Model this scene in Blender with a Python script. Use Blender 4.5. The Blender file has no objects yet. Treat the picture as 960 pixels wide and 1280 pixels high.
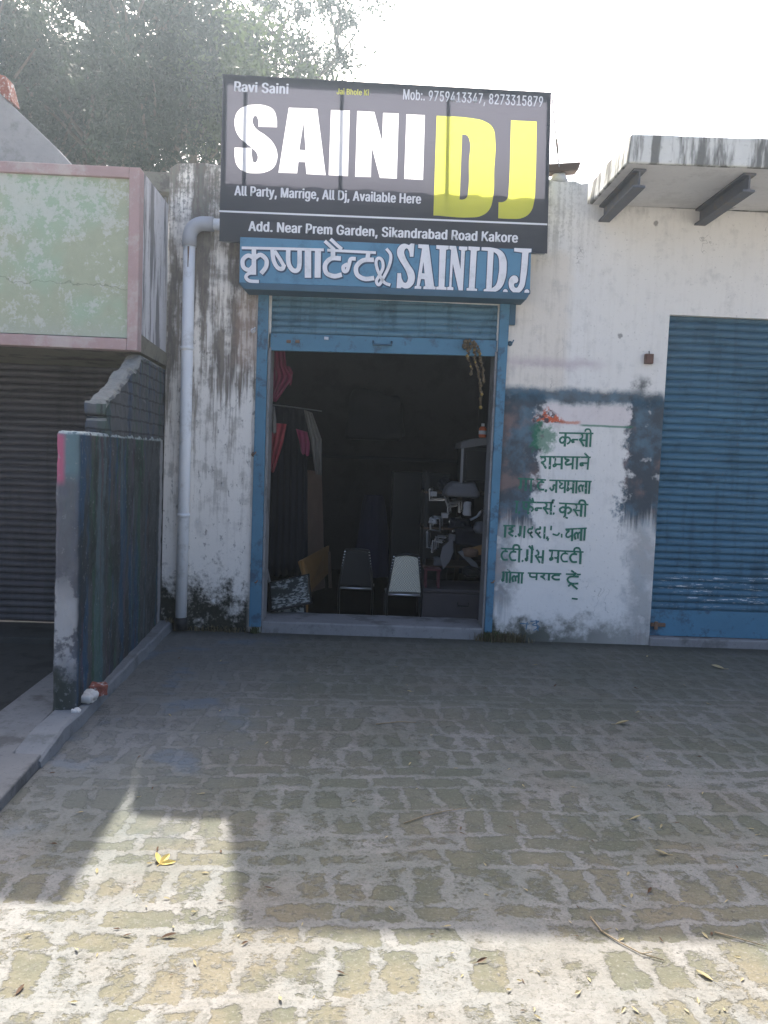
import bpy, math, random
import numpy as np
from mathutils import Vector, Matrix

rnd = random.Random(7)
sc = bpy.context.scene
C = sc.collection
R = math.radians

# ------------------------------------------------------------------ camera
DIST, EYE, FPX = 6.467, 1.5, 975.0
p_, y_, r_ = R(4.0), R(1.46), R(2.24)
FWD = Vector((math.sin(y_) * math.cos(p_), math.cos(y_) * math.cos(p_), -math.sin(p_)))
rt0 = Vector((math.cos(y_), -math.sin(y_), 0)); up0 = rt0.cross(FWD)
RT = math.cos(r_) * rt0 + math.sin(r_) * up0
UP = -math.sin(r_) * rt0 + math.cos(r_) * up0
EYEP = Vector((0, -DIST, EYE))
cam = bpy.data.cameras.new('camera'); co = bpy.data.objects.new('camera', cam); C.objects.link(co)
cam.sensor_fit = 'HORIZONTAL'; cam.sensor_width = 36; cam.lens = FPX / 960 * 36
cam.clip_start = .05; cam.clip_end = 1000
M3 = Matrix((RT, UP, -FWD)).transposed()
co.matrix_world = Matrix.Translation(EYEP) @ M3.to_4x4()
sc.camera = co

def ray(px, py):
    return RT * (px - 480) - UP * (py - 640) + FWD * FPX
def P(px, py, Y=0.0):                      # point on the upright plane y = Y
    r = ray(px, py); return EYEP + r * ((Y + DIST) / r.y)
def G(px, py, z=0.0):                      # point on a level plane
    r = ray(px, py); return EYEP + r * ((z - EYE) / r.z)

# ------------------------------------------------------------------ light
SUN_D = Vector((.222, -1, -1.124)).normalized()
EL = math.asin(-SUN_D.z); AZ = math.atan2(-SUN_D.x, -SUN_D.y)
w = bpy.data.worlds.new('World'); sc.world = w; w.use_nodes = True
nt = w.node_tree; bgn = nt.nodes['Background']
sky = nt.nodes.new('ShaderNodeTexSky'); sky.sky_type = 'NISHITA'; sky.sun_disc = False
sky.sun_elevation = EL; sky.sun_rotation = AZ
sky.air_density = .7; sky.dust_density = 6.0; sky.ozone_density = .6
nt.links.new(sky.outputs[0], bgn.inputs[0]); bgn.inputs[1].default_value = .15
sl = bpy.data.lights.new('sun', 'SUN'); so = bpy.data.objects.new('sun', sl); C.objects.link(so)
sl.energy = 4.6; sl.angle = R(.6); sl.color = (1, .94, .84)
so.rotation_euler = SUN_D.to_track_quat('-Z', 'Y').to_euler()
so.location = (-3, 12, 16)
sc.view_settings.view_transform = 'Standard'; sc.view_settings.look = 'None'
sc.view_settings.exposure = 1.7; sc.view_settings.gamma = 1
sc.view_settings.use_curve_mapping = False
sc.cycles.max_bounces = 10; sc.cycles.diffuse_bounces = 6; sc.cycles.transparent_max_bounces = 12
sc.cycles.volume_bounces = 0
sc.cycles.use_denoising = True

# ------------------------------------------------------------------ node helper
class NT:
    def __init__(s, name, rough=.85, spec=.25):
        s.m = bpy.data.materials.new(name); s.m.use_nodes = True
        s.t = s.m.node_tree; s.b = s.t.nodes['Principled BSDF']
        s.b.inputs['Roughness'].default_value = rough
        s.b.inputs['Specular IOR Level'].default_value = spec
        s._pos = None
    def n(s, t): return s.t.nodes.new(t)
    def inp(s, sock, v):
        if isinstance(v, bpy.types.NodeSocket): s.t.links.new(v, sock)
        elif isinstance(v, (tuple, list)) and len(v) == 3 and sock.type == 'RGBA': sock.default_value = (*v, 1)
        else: sock.default_value = v
    def pos(s, obj=False):
        if obj: return s.n('ShaderNodeTexCoord').outputs['Object']
        if s._pos is None: s._pos = s.n('ShaderNodeNewGeometry').outputs['Position']
        return s._pos
    def sep(s, v):
        q = s.n('ShaderNodeSeparateXYZ'); s.inp(q.inputs[0], v); return q.outputs
    def com(s, x, y, z):
        q = s.n('ShaderNodeCombineXYZ')
        for i, v in enumerate((x, y, z)): s.inp(q.inputs[i], v)
        return q.outputs[0]
    def ma(s, op, a, b=0.0, c=0.0):
        q = s.n('ShaderNodeMath'); q.operation = op
        s.inp(q.inputs[0], a); s.inp(q.inputs[1], b)
        if op == 'MULTIPLY_ADD': s.inp(q.inputs[2], c)
        return q.outputs[0]
    def add(s, a, b): return s.ma('ADD', a, b)
    def mul(s, a, b): return s.ma('MULTIPLY', a, b)
    def sub(s, a, b): return s.ma('SUBTRACT', a, b)
    def mx(s, a, b): return s.ma('MAXIMUM', a, b)
    def mn(s, a, b): return s.ma('MINIMUM', a, b)
    def sm(s, v, lo, hi, a=0.0, b=1.0):       # smoothstep
        q = s.n('ShaderNodeMapRange'); q.interpolation_type = 'SMOOTHSTEP'
        if lo > hi: lo, hi, a, b = hi, lo, b, a
        for i, k in enumerate((v, lo, hi, a, b)): s.inp(q.inputs[i], k)
        return q.outputs[0]
    def box(s, v, lo, hi, f=.03):
        return s.mul(s.sm(v, lo - f, lo + f), s.sm(v, hi + f, hi - f))
    def scale(s, v, x, y, z):
        q = s.n('ShaderNodeVectorMath'); q.operation = 'MULTIPLY'
        s.inp(q.inputs[0], v); q.inputs[1].default_value = (x, y, z); return q.outputs[0]
    def vadd(s, v, u):
        q = s.n('ShaderNodeVectorMath'); q.operation = 'ADD'
        s.inp(q.inputs[0], v); s.inp(q.inputs[1], u); return q.outputs[0]
    def noise(s, v, sc_=5, det=4, rough=.55, col=False, dist=0.0):
        q = s.n('ShaderNodeTexNoise'); s.inp(q.inputs['Vector'], v)
        q.inputs['Scale'].default_value = sc_; q.inputs['Detail'].default_value = det
        q.inputs['Roughness'].default_value = rough; q.inputs['Distortion'].default_value = dist
        return q.outputs['Color' if col else 'Fac']
    def vor(s, v, sc_=5, feat='F1', rnd_=1.0):
        q = s.n('ShaderNodeTexVoronoi'); q.feature = feat; s.inp(q.inputs['Vector'], v)
        q.inputs['Scale'].default_value = sc_; q.inputs['Randomness'].default_value = rnd_
        return q.outputs['Distance']
    def mix(s, f, a, b, mode='MIX'):
        q = s.n('ShaderNodeMix'); q.data_type = 'RGBA'; q.blend_type = mode; q.clamp_factor = True
        s.inp(q.inputs[0], f); s.inp(q.inputs[6], a); s.inp(q.inputs[7], b); return q.outputs[2]
    def bump(s, h, st=.3, d=.01):
        q = s.n('ShaderNodeBump'); q.inputs['Strength'].default_value = st; q.inputs['Distance'].default_value = d
        s.inp(q.inputs['Height'], h); s.t.links.new(q.outputs[0], s.b.inputs['Normal'])
    def col(s, c): s.inp(s.b.inputs['Base Color'], c); return s
    def mask(s, v, th, f=.05): return s.sm(v, th - f, th + f)

def plain(name, c, rough=.7, var=.25, sc_=8, metal=0.0, bump=0.0, dirt=None):
    t = NT(name, rough); p = t.pos(True)
    n1 = t.noise(p, sc_, 5, .6)
    d = tuple(x * (1 - var) for x in c); l = tuple(min(1, x * (1 + var)) for x in c)
    col = t.mix(n1, d, l)
    if dirt: col = t.mix(t.mask(t.noise(p, sc_ * 1.7, 6, .7), .58, .08), col, dirt)
    t.col(col); t.b.inputs['Metallic'].default_value = metal
    if bump: t.bump(t.noise(p, sc_ * 6, 4), bump, .004)
    return t.m

# ------------------------------------------------------------------ materials
def mat_wall():
    t = NT('painted_plaster', .9, .15); p = t.pos(); x, y, z = t.sep(p)
    big = t.noise(p, 1.6, 5, .6); mid = t.noise(p, 7, 6, .65); fine = t.noise(p, 38, 4, .65)
    wob = t.mul(t.sub(mid, .5), .16)
    xw = t.add(x, wob); zw = t.add(z, wob)
    streak = t.noise(t.scale(p, 9, 9, .55), 1.0, 5, .6)
    streak2 = t.noise(t.scale(p, 26, 26, 1.4), 1.0, 5, .65)
    c = t.mix(big, (.60, .61, .62), (.73, .735, .74))
    c = t.mix(t.mul(t.sm(x, 1.6, 2.0), .5), c, (.68, .68, .67))
    c = t.mix(t.sm(x, -.7, -.9), c, t.mix(big, (.71, .70, .68), (.80, .79, .77)))
    c = t.mix(1.0, c, (1.0, .975, .935), 'MULTIPLY')
    # warm ageing right of the sign
    c = t.mix(t.mul(t.mul(t.box(xw, 1.05, 1.62, .06), t.box(zw, 2.1, 3.22, .06)), .7), c, (.62, .57, .50))
    c = t.mix(t.mul(t.mask(mid, .62, .1), .35), c, (.43, .44, .44))
    c = t.mix(t.mul(t.mask(fine, .66, .05), .45), c, (.30, .30, .29))
    # flaked patches
    fl = t.mask(t.add(mid, t.mul(t.sub(fine, .5), .35)), .665, .012)
    c = t.mix(t.mul(fl, t.mul(t.sm(x, 1.2, .6), .6)), c, (.76, .77, .77))
    # left pier: wet black runs down from the coping
    left = t.sm(x, -.78, -.95)
    top = t.sm(t.add(z, t.mul(t.sub(streak2, .5), 1.6)), 1.75, 2.2)
    blot = t.noise(t.scale(p, 5, 5, .8), 1, 5, .65)
    run = t.mul(t.mul(t.mask(t.add(t.add(t.mul(streak, .35), t.mul(blot, .45)), t.mul(mid, .2)), .485, .045), top), left)
    c = t.mix(t.mul(run, .92), c, t.mix(mid, (.040, .034, .032), (.15, .125, .11)))
    r2 = t.mul(t.mul(t.mask(streak2, .56, .07), t.sm(z, 1.1, 2.3)), left)
    c = t.mix(t.mul(r2, .65), c, (.19, .155, .125))
    gr = t.mul(t.mask(t.add(t.mul(streak2, .5), t.mul(mid, .5)), .53, .05), t.sm(z, .5, 1.4))
    c = t.mix(t.mul(gr, t.mx(t.mul(left, .5), t.sm(x, 1.9, 1.5, .06, .18))), c, (.26, .235, .20))
    spk = t.mul(t.mask(t.noise(t.scale(p, 1, 1, .45), 21, 5, .7), .615, .03), left)
    c = t.mix(t.mul(spk, .6), c, (.11, .10, .09))
    # grey-green specks high on the parapet
    sp = t.mul(t.mul(t.mask(t.add(t.mul(fine, .5), t.mul(streak2, .5)), .515, .04), t.sm(z, 3.05, 3.4)), t.sm(x, 1.9, 1.5))
    c = t.mix(t.mul(sp, t.mx(t.mul(left, .75), .28)), c, (.17, .175, .16))
    c = t.mix(t.mul(t.mul(t.mask(t.noise(t.scale(p, 2, 2, 1), 3, 5), .6, .06), t.sm(z, 3.4, 3.75)), .6), c, (.15, .15, .15))
    # rust tint beside the frame
    c = t.mix(t.mul(t.mul(t.box(xw, -1.1, -.88, .06), t.box(zw, 2.2, 2.75, .1)), .45), c, (.33, .23, .18))
    # black mould at the foot
    mh = t.add(t.mul(t.sub(mid, .5), 1.25), t.mul(t.sub(t.noise(p, 2.7, 2), .5), .5))
    mo = t.sm(t.add(t.add(z, mh), t.mul(t.sub(fine, .5), .5)), .56, .14)
    mo = t.mul(mo, t.mx(t.box(x, -2, -.93, .03), t.mul(t.sm(x, 2.3, 1.0), .0)))
    c = t.mix(mo, c, t.mix(fine, (.008, .010, .010), (.045, .047, .035)))
    mo2 = t.sm(t.add(z, t.mul(t.sub(mid, .5), .7)), .27, .03)
    c = t.mix(t.mul(t.mul(mo2, t.sm(x, .9, 1.0)), t.sm(x, 3.0, 1.1, .35, 1)), c, (.055, .06, .045))
    # paint: blurred spray band and two columns round the written panel
    n2 = t.noise(p, 3.2, 4, .6); ww = t.mul(t.sub(n2, .5), .22)
    rg = t.add(t.mul(t.sub(mid, .5), .30), t.mul(t.sub(fine, .5), .10)); dr = t.mul(t.sub(streak2, .5), .55)
    x2 = t.add(x, t.add(t.mul(ww, 1.5), rg)); z2 = t.add(t.add(z, t.mul(ww, .45)), t.mul(rg, .35)); z3 = t.add(z2, dr)
    warm = t.noise(t.vadd(p, (5, 2, 9)), 4, 4)
    paint = t.mix(t.mask(t.add(t.mul(n2, .6), t.mul(mid, .4)), .53, .07), (.024, .038, .052), (.055, .115, .165))
    paint = t.mix(t.mul(t.mask(warm, .60, .08), .55), paint, (.22, .13, .11))
    paint2 = t.mix(t.mask(mid, .5, .18), (.055, .115, .165), (.035, .05, .062))
    band = t.mul(t.box(z2, 2.0, 2.12, .035), t.box(x, 1.02, 2.452, .02))
    bl = t.mul(t.box(x2, .9, 1.43, .035), t.box(z3, .95, 2.4, .12))
    bl2 = t.mul(t.mul(t.box(x2, 1.02, 1.26, .09), t.box(z3, .25, 1.2, .14)), .66)
    br = t.mul(t.box(x2, 2.15, 2.75, .035), t.box(z3, 1.02, 2.4, .14))
    br2 = t.mul(t.mul(t.box(x2, 2.24, 2.46, .08), t.box(z3, .05, 1.2, .2)), .45)
    blob = t.mul(t.box(x2, 2.19, 2.31, .06), t.box(z2, 2.11, 2.23, .06))
    hole = t.mul(t.mask(t.noise(t.vadd(p, (1, 7, 3)), 5.5, 4), .64, .04), .6)
    cols = t.mul(t.mul(t.mx(t.mx(bl, bl2), t.mx(br, br2)), t.sub(1, hole)), t.sm(z2, 2.11, 2.04))
    c = t.mix(t.mul(cols, .93), c, paint)
    c = t.mix(t.mul(band, .9), c, paint2)
    c = t.mix(t.mul(blob, .85), c, (.045, .055, .06))
    c = t.mix(t.mul(t.mul(t.box(zw, 2.30, 2.36, .04), t.box(x, 1.1, 1.9, .15)), .5), c, (.36, .28, .33))
    c = t.mix(t.mul(t.mul(t.box(z2, 1.83, 1.99, .015), t.box(x2, 1.44, 2.15, .03)), .35), c, (.55, .44, .46))
    rag = t.noise(t.vadd(p, (6, 6, 2)), 13, 5, .7)
    tri = t.mul(t.sm(t.add(t.add(z, t.mul(t.sub(rag, .5), .22)), t.mul(t.ma('ABSOLUTE', t.sub(x, 1.49)), .8)), 1.985, 1.95), t.mul(t.sm(t.add(z, t.mul(t.sub(rag, .5), .08)), 1.835, 1.85), t.box(x, 1.36, 1.66, .02)))
    c = t.mix(t.mul(tri, t.mask(rag, .45, .05)), c, t.mix(t.mask(t.noise(t.vadd(p, (2, 9, 2)), 20, 3), .5, .05), (.50, .12, .06), (.10, .07, .075)))
    orl = t.mul(t.box(t.add(z, t.mul(t.sub(rag, .5), .06)), 1.835, 1.86, .008), t.box(x, 1.6, 1.76, .02))
    c = t.mix(t.mul(orl, .7), c, (.52, .17, .09))
    c = t.mix(t.mul(t.mul(t.box(t.add(xw, t.mul(t.sub(rag, .5), .25)), 1.36, 1.54, .03), t.box(t.add(zw, t.mul(t.sub(rag, .5), .3)), 1.60, 1.82, .04)), .75), c, (.03, .16, .085))
    c = t.mix(t.mul(t.mul(t.box(t.add(z, t.mul(wob, .1)), 1.822, 1.838, .006), t.box(x, 1.77, 2.2, .03)), .8), c, (.03, .17, .10))
    # hairline cracks
    cr = t.vor(t.vadd(t.scale(p, 1, 1, .5), t.scale(t.noise(p, 3, 4, .6, True), .5, .5, .5)), 1.3, 'DISTANCE_TO_EDGE')
    c = t.mix(t.mul(t.mul(t.sm(cr, .005, .0), t.mask(big, .57, .03)), .5), c, (.14, .14, .14))
    # little chips
    ch = t.vor(t.vadd(p, (3, 3, 3)), 3.1)
    c = t.mix(t.mul(t.sm(t.add(ch, t.mul(t.sub(fine, .5), .12)), .085, .05), .7), c, (.15, .145, .14))
    t.col(c)
    t.bump(t.add(t.add(t.mul(mid, .5), t.mul(fine, .3)), t.mul(fl, .3)), .45, .012)
    return t.m

def mat_paving():
    t = NT('worn_brick_paving', .93, .12); p = t.pos(); x, y, z = t.sep(p)
    wob = t.scale(t.vadd(t.noise(p, 2.6, 4, .6, True), (-.5, -.5, -.5)), .16, .16, 0)
    wob2 = t.scale(t.vadd(t.noise(p, 22, 4, .65, True), (-.5, -.5, -.5)), .035, .035, 0)
    q = t.vadd(t.vadd(p, wob), wob2)
    rot = t.n('ShaderNodeVectorRotate'); rot.rotation_type = 'Z_AXIS'; t.inp(rot.inputs['Vector'], q)
    rot.inputs['Angle'].default_value = R(-3)
    q = rot.outputs[0]
    def brick(bw, rh, mort, off):
        b = t.n('ShaderNodeTexBrick'); t.inp(b.inputs['Vector'], q)
        b.offset = off; b.inputs['Scale'].default_value = 1
        b.inputs['Brick Width'].default_value = bw; b.inputs['Row Height'].default_value = rh
        b.inputs['Mortar Size'].default_value = mort; b.inputs['Mortar Smooth'].default_value = 1.0
        b.inputs['Color1'].default_value = (0, 0, 0, 1); b.inputs['Color2'].default_value = (1, 1, 1, 1)
        b.inputs['Mortar'].default_value = (.5, .5, .5, 1); b.inputs['Bias'].default_value = 0
        return b.outputs['Fac'], b.outputs['Color']
    fa, ca = brick(.135, .232, .036, .5)
    fb, cb = brick(.25, .232 / 2, .034, .37)
    row = t.ma('FLOOR', t.ma('DIVIDE', t.sep(q)[1], .232))
    rr = t.n('ShaderNodeTexWhiteNoise'); rr.noise_dimensions = '1D'; t.inp(rr.inputs['W'], row)
    sel = t.mask(rr.outputs[0], .68, .001)
    fac = t.ma('ADD', t.mul(fa, t.sub(1, sel)), t.mul(fb, sel))
    tone = t.mix(sel, ca, cb)
    big = t.noise(p, .9, 4, .6); mid = t.noise(p, 6, 6, .68); fine = t.noise(p, 34, 5, .7); fin2 = t.noise(p, 110, 3, .6)
    # how far the cement skin has worn off the bricks: none in the back left, much in the front
    tonev = t.sub(t.sep(tone)[0], .5)
    wear = t.add(t.add(t.mul(t.sub(mid, .465), 4.4), t.mul(t.sub(fine, .5), 3.4)), t.add(t.mul(t.sub(big, .45), 3.2), t.mul(tonev, .8)))
    vis = t.sm(t.add(fac, wear), .85, .30)
    med = t.noise(t.vadd(p, (4, 9, 2)), 2.2, 5, .65); mott = t.noise(t.vadd(p, (1, 5, 7)), 14, 5, .7)
    cem = t.mix(mott, (.118, .124, .120), (.222, .222, .208))
    cem = t.mix(t.mul(t.mask(med, .52, .10), .6), cem, t.mix(mott, (.115, .108, .095), (.195, .180, .155)))
    cem = t.mix(t.mul(t.mask(t.noise(t.vadd(p, (8, 2, 3)), 4.2, 5, .7), .57, .05), .45), cem, (.225, .22, .21))
    cem = t.mix(t.mul(t.mask(fine, .57, .05), .5), cem, (.085, .084, .075))
    brk = t.mix(mott, (.076, .073, .046), (.150, .137, .090))
    brk = t.mix(t.mul(t.mask(med, .55, .1), .6), brk, (.150, .127, .086))
    brk = t.mix(t.mul(t.mask(t.noise(t.vadd(p, (9, 1, 1)), 3, 4), .53, .08), .6), brk, (.054, .064, .042))
    brk = t.mix(t.mul(t.mask(fine, .56, .06), .4), brk, (.16, .155, .135))
    brk = t.mix(t.sm(y, -3.9, -2.8, 0, .7), brk, t.mix(mott, (.052, .064, .046), (.094, .103, .082)))  # mossy brick, with the greyer tone of the shaded zone painted in
    c = t.mix(t.mul(vis, t.sm(y, -1.0, -4.2, .5, .8)), cem, brk)
    edge = t.mul(t.sm(vis, .1, .45), t.sm(vis, .98, .7))
    c = t.mix(t.mul(t.mul(edge, t.mask(t.noise(t.vadd(p, (2, 2, 6)), 5, 4), .62, .05)), .4), c, (.05, .047, .036))
    c = t.mix(t.mul(t.mask(fin2, .60, .05), .35), c, (.06, .057, .048))
    c = t.mix(t.mul(t.mask(t.noise(t.vadd(p, (5, 5, 5)), 75, 4, .7), .60, .04), .4), c, (.22, .215, .20))
    # damp moss and dirt, plus some painted shade, towards the building
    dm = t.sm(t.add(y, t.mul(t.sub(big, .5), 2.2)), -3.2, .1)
    mossy = t.mask(t.noise(t.vadd(p, (6, 3, 1)), 1.7, 5, .65), .52, .08)
    c = t.mix(t.mul(t.mul(mossy, t.sm(y, -4.3, -3.4)), .3), c, (.060, .078, .054))
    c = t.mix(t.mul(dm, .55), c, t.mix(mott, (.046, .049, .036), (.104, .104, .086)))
    grain = t.noise(t.scale(p, 1, 2.6, 1), 7, 6, .72)
    c = t.mix(t.mul(t.mul(dm, t.mask(grain, .57, .06)), .5), c, (.125, .125, .125))
    # blue-grey cement and splashes of blue paint along the kerb
    lf = t.mul(t.sm(t.add(x, t.mul(t.sub(mid, .5), 1.0)), -.3, -1.1), t.sm(y, -4.2, -2.6))
    c = t.mix(t.mul(lf, .5), c, t.mix(mid, (.10, .107, .115), (.19, .20, .21)))
    c = t.mix(t.mul(t.mul(lf, t.mask(t.noise(t.vadd(p, (3, 8, 0)), 2.4, 3), .60, .06)), .45), c, (.09, .135, .20))
    c = t.mix(t.mul(t.mask(grain, .66, .02), t.mul(lf, .7)), c, (.07, .068, .06))
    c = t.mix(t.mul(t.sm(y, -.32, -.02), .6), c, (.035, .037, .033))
    c = t.mix(t.mul(t.mask(fin2, .66, .05), .35), c, (.09, .085, .07))
    c = t.mix(t.mul(t.mask(fin2, .335, .04), -0.0), c, (.5, .5, .5))
    t.col(c)
    h = t.add(t.add(t.mul(vis, -.5), t.mul(fine, .45)), t.add(t.mul(mid, .5), t.mul(fin2, .15)))
    t.bump(h, .6, .016)
    return t.m

def mat_cement(name, lo, hi, stain=(.06, .06, .055), amt=.5, streaky=False, thr=.56):
    t = NT(name, .92, .15); p = t.pos()
    mid = t.noise(p, 5, 6, .65); fine = t.noise(p, 30, 5, .68)
    c = t.mix(mid, lo, hi)
    s_ = t.noise(t.scale(p, 8, 8, 1.1), 1, 5, .65) if streaky else t.noise(t.vadd(p, (4, 4, 4)), 3.3, 6, .68)
    c = t.mix(t.mul(t.mask(s_, thr, .07), amt), c, stain)
    c = t.mix(t.mul(t.mask(fine, .62, .05), .35), c, stain)
    t.col(c); t.bump(t.add(t.mul(mid, .6), t.mul(fine, .4)), .5, .012)
    return t.m

def mat_green():
    t = NT('flaking_green_limewash', .92, .1); p = t.pos(); x, y, z = t.sep(p)
    big = t.noise(p, 1.8, 4, .6); mid = t.noise(p, 9, 6, .7); fine = t.noise(p, 45, 4, .7)
    c = t.mix(t.noise(t.vadd(p, (3, 3, 3)), 12, 5, .7), (.28, .315, .225), (.375, .40, .305))
    c = t.mix(t.mul(t.mask(t.noise(t.vadd(p, (2, 2, 2)), 2.3, 3), .56, .12), .5), c, (.28, .42, .32))
    bias = t.mul(t.sm(x, -1.7, -3.2), .06)
    bias = t.add(bias, t.mul(t.sm(z, 2.7, 3.3), .07))
    f = t.add(t.add(t.mul(mid, .7), t.mul(fine, .3)), bias)
    c = t.mix(t.mul(t.mask(t.add(t.mul(f, .7), t.mul(t.noise(p, 22, 5, .75), .3)), .555, .035), .7), c, t.mix(fine, (.41, .43, .40), (.52, .53, .51)))
    c = t.mix(t.mul(t.mask(f, .43, .03), .0), c, (.2, .2, .2))
    c = t.mix(t.mul(t.sm(t.add(z, t.mul(t.sub(mid, .5), .3)), 2.42, 2.22), .45), c, (.36, .39, .36))
    cz = t.add(z, t.add(t.mul(t.sub(t.noise(p, 3, 4, .65), .5), .22), t.mul(t.sub(mid, .5), .08)))
    c = t.mix(t.mul(t.box(cz, 2.614, 2.618, .004), .6), c, (.06, .07, .05))
    t.col(c); t.bump(t.add(t.mul(mid, .5), t.mul(fine, .5)), .4, .01)
    return t.m

def mat_partition():
    t = NT('paint_streaked_cement', .85, .2); p = t.pos(); x, y, z = t.sep(p); y0_ = y
    mid = t.noise(p, 6, 6, .65); fine = t.noise(p, 35, 4, .65)
    yw = t.add(y, t.mul(t.sub(t.noise(p, 2.5, 4, .65), .5), .22))
    yy = t.com(t.mul(yw, 7.0), t.mul(x, 7.0), t.mul(z, .42))
    s1 = t.noise(yy, 1, 3, .5); s2 = t.noise(t.vadd(yy, (7.3, 2, 0)), 1, 3, .5); s3 = t.noise(t.vadd(yy, (1.7, 9, 4)), 1.3, 3, .5); s4 = t.noise(t.vadd(yy, (11.7, 3, 1)), 1.1, 3, .5)
    c = t.mix(mid, (.030, .035, .040), (.075, .083, .088))
    c = t.mix(t.mul(t.mask(s1, .53, .05), .85), c, (.018, .055, .105))
    c = t.mix(t.mul(t.mask(s2, .55, .05), .7), c, (.022, .070, .042))
    c = t.mix(t.mul(t.mask(s3, .60, .05), .45), c, (.10, .045, .065))
    c = t.mix(t.mul(t.mask(s4, .61, .04), .45), c, (.08, .14, .155))
    c = t.mix(t.mul(t.mask(t.noise(t.scale(p, 5, 5, 2), 1, 5, .7), .53, .07), .75), c, (.020, .023, .024))
    # worn grey foot and face of the near end
    end = t.sm(y, -2.27, -2.31)
    c = t.mix(t.mul(end, .85), c, t.mix(mid, (.075, .075, .088), (.16, .16, .172)))
    c = t.mix(t.mul(t.mul(end, t.sm(z, 1.28, 1.38)), .85), c, (.10, .17, .19))
    c = t.mix(t.mul(t.mul(end, t.box(z, 1.3, 1.56, .03)), t.sm(x, -1.575, -1.605)), c, (.34, .10, .16))
    c = t.mix(t.mul(t.mul(end, t.sm(t.add(z, t.mul(t.sub(mid, .5), .5)), .35, .18)), .9), c, (.03, .037, .03))
    c = t.mix(t.mul(t.mul(t.mul(end, t.box(z, .3, .75, .15)), t.mask(mid, .5, .04)), .8), c, (.36, .36, .36))
    c = t.mix(t.mul(t.sm(t.add(z, t.mul(t.sub(mid, .5), .02)), 1.553, 1.565), t.mask(fine, .44, .1)), c, (.30, .35, .36))
    c = t.mix(t.mul(t.mask(fine, .64, .03), .4), c, (.24, .25, .25))
    back = t.mul(t.sm(t.add(y, t.mul(t.sub(mid, .5), .12)), -.17, -.12), t.sm(z, 1.62, 1.58))
    c = t.mix(t.mul(back, .85), c, t.mix(fine, (.2, .2, .21), (.42, .42, .42)))
    t.col(c); t.bump(t.add(t.mul(mid, .6), t.mul(fine, .4)), .6, .014)
    return t.m

def mat_oldbrick():
    t = NT('painted_brickwork', .9, .15); p = t.pos(); x, y, z = t.sep(p)
    b = t.n('ShaderNodeTexBrick'); t.inp(b.inputs['Vector'], t.vadd(t.com(t.add(y, x), z, 0), t.scale(t.noise(p, 9, 3, .6, True), .03, .03, 0)))
    b.inputs['Scale'].default_value = 1; b.inputs['Brick Width'].default_value = .23; b.inputs['Row Height'].default_value = .085
    b.inputs['Mortar Size'].default_value = .008; b.inputs['Mortar Smooth'].default_value = .4
    fac = b.outputs['Fac']; mid = t.noise(p, 6, 6, .65); fine = t.noise(p, 30, 4, .6)
    yy = t.com(t.mul(y, 8), t.mul(x, 8), t.mul(z, .5)); s1 = t.noise(yy, 1, 3); s2 = t.noise(t.vadd(yy, (3, 8, 1)), 1, 3)
    c = t.mix(mid, (.06, .064, .07), (.115, .12, .125))
    c = t.mix(t.mul(t.mask(s1, .56, .06), .55), c, (.035, .06, .11))
    c = t.mix(t.mul(t.mask(s2, .58, .05), .5), c, (.045, .085, .06))
    c = t.mix(t.mul(fac, .6), c, (.03, .03, .032))
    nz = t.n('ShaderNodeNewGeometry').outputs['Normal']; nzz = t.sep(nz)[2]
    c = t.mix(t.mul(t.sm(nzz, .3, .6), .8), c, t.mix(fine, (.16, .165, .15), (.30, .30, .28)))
    t.col(c); t.bump(t.add(t.mul(fac, -.8), t.mul(fine, .5)), .7, .015)
    return t.m

def mat_shutter(name, c0, c1, dark, scratch=False):
    t = NT(name, .55, .35); p = t.pos(); x, y, z = t.sep(p)
    n = t.noise(p, 3, 4, .6); st = t.noise(t.scale(p, 2.0, 2, 30), 1, 4, .6); fine = t.noise(p, 40, 4)
    c = t.mix(n, c0, c1)
    c = t.mix(t.mul(t.mask(st, .56, .08), .4), c, dark)
    c = t.mix(t.mul(t.mask(t.noise(t.vadd(p, (5, 5, 5)), 4.5, 6, .7), .58, .06), .55), c, dark)
    c = t.mix(t.mul(t.mask(t.noise(t.scale(p, 11, 11, .9), 1, 5, .7), .57, .06), .45), c, dark)
    c = t.mix(t.mul(t.mask(t.noise(t.vadd(p, (1, 2, 5)), 28, 4, .75), .68, .03), .6), c, (.13, .09, .07))
    if scratch:
        s = t.noise(t.scale(p, 5, 5, 55), 1, 5, .75)
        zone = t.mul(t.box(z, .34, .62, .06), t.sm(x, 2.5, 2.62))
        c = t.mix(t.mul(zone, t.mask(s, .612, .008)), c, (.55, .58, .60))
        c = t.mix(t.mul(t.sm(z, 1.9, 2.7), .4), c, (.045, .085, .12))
    t.col(c); t.bump(fine, .15, .003)
    return t.m

def mat_flex(name, c, trans, tmix):
    t = NT(name, .45, .4); p = t.pos()
    n = t.noise(p, 2.2, 3); fold = t.noise(t.scale(p, 3, 1, 9), 1.2, 3, .5, dist=.8)
    t.col(t.mix(n, tuple(v * .88 for v in c), tuple(min(1, v * 1.1) for v in c)))
    t.bump(fold, .35, .02)
    tr = t.n('ShaderNodeBsdfTranslucent'); tr.inputs[0].default_value = (*trans, 1)
    mx = t.n('ShaderNodeMixShader'); mx.inputs[0].default_value = tmix
    out = t.t.nodes['Material Output']
    t.t.links.new(t.b.outputs[0], mx.inputs[1]); t.t.links.new(tr.outputs[0], mx.inputs[2])
    t.t.links.new(mx.outputs[0], out.inputs['Surface'])
    return t.m

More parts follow.
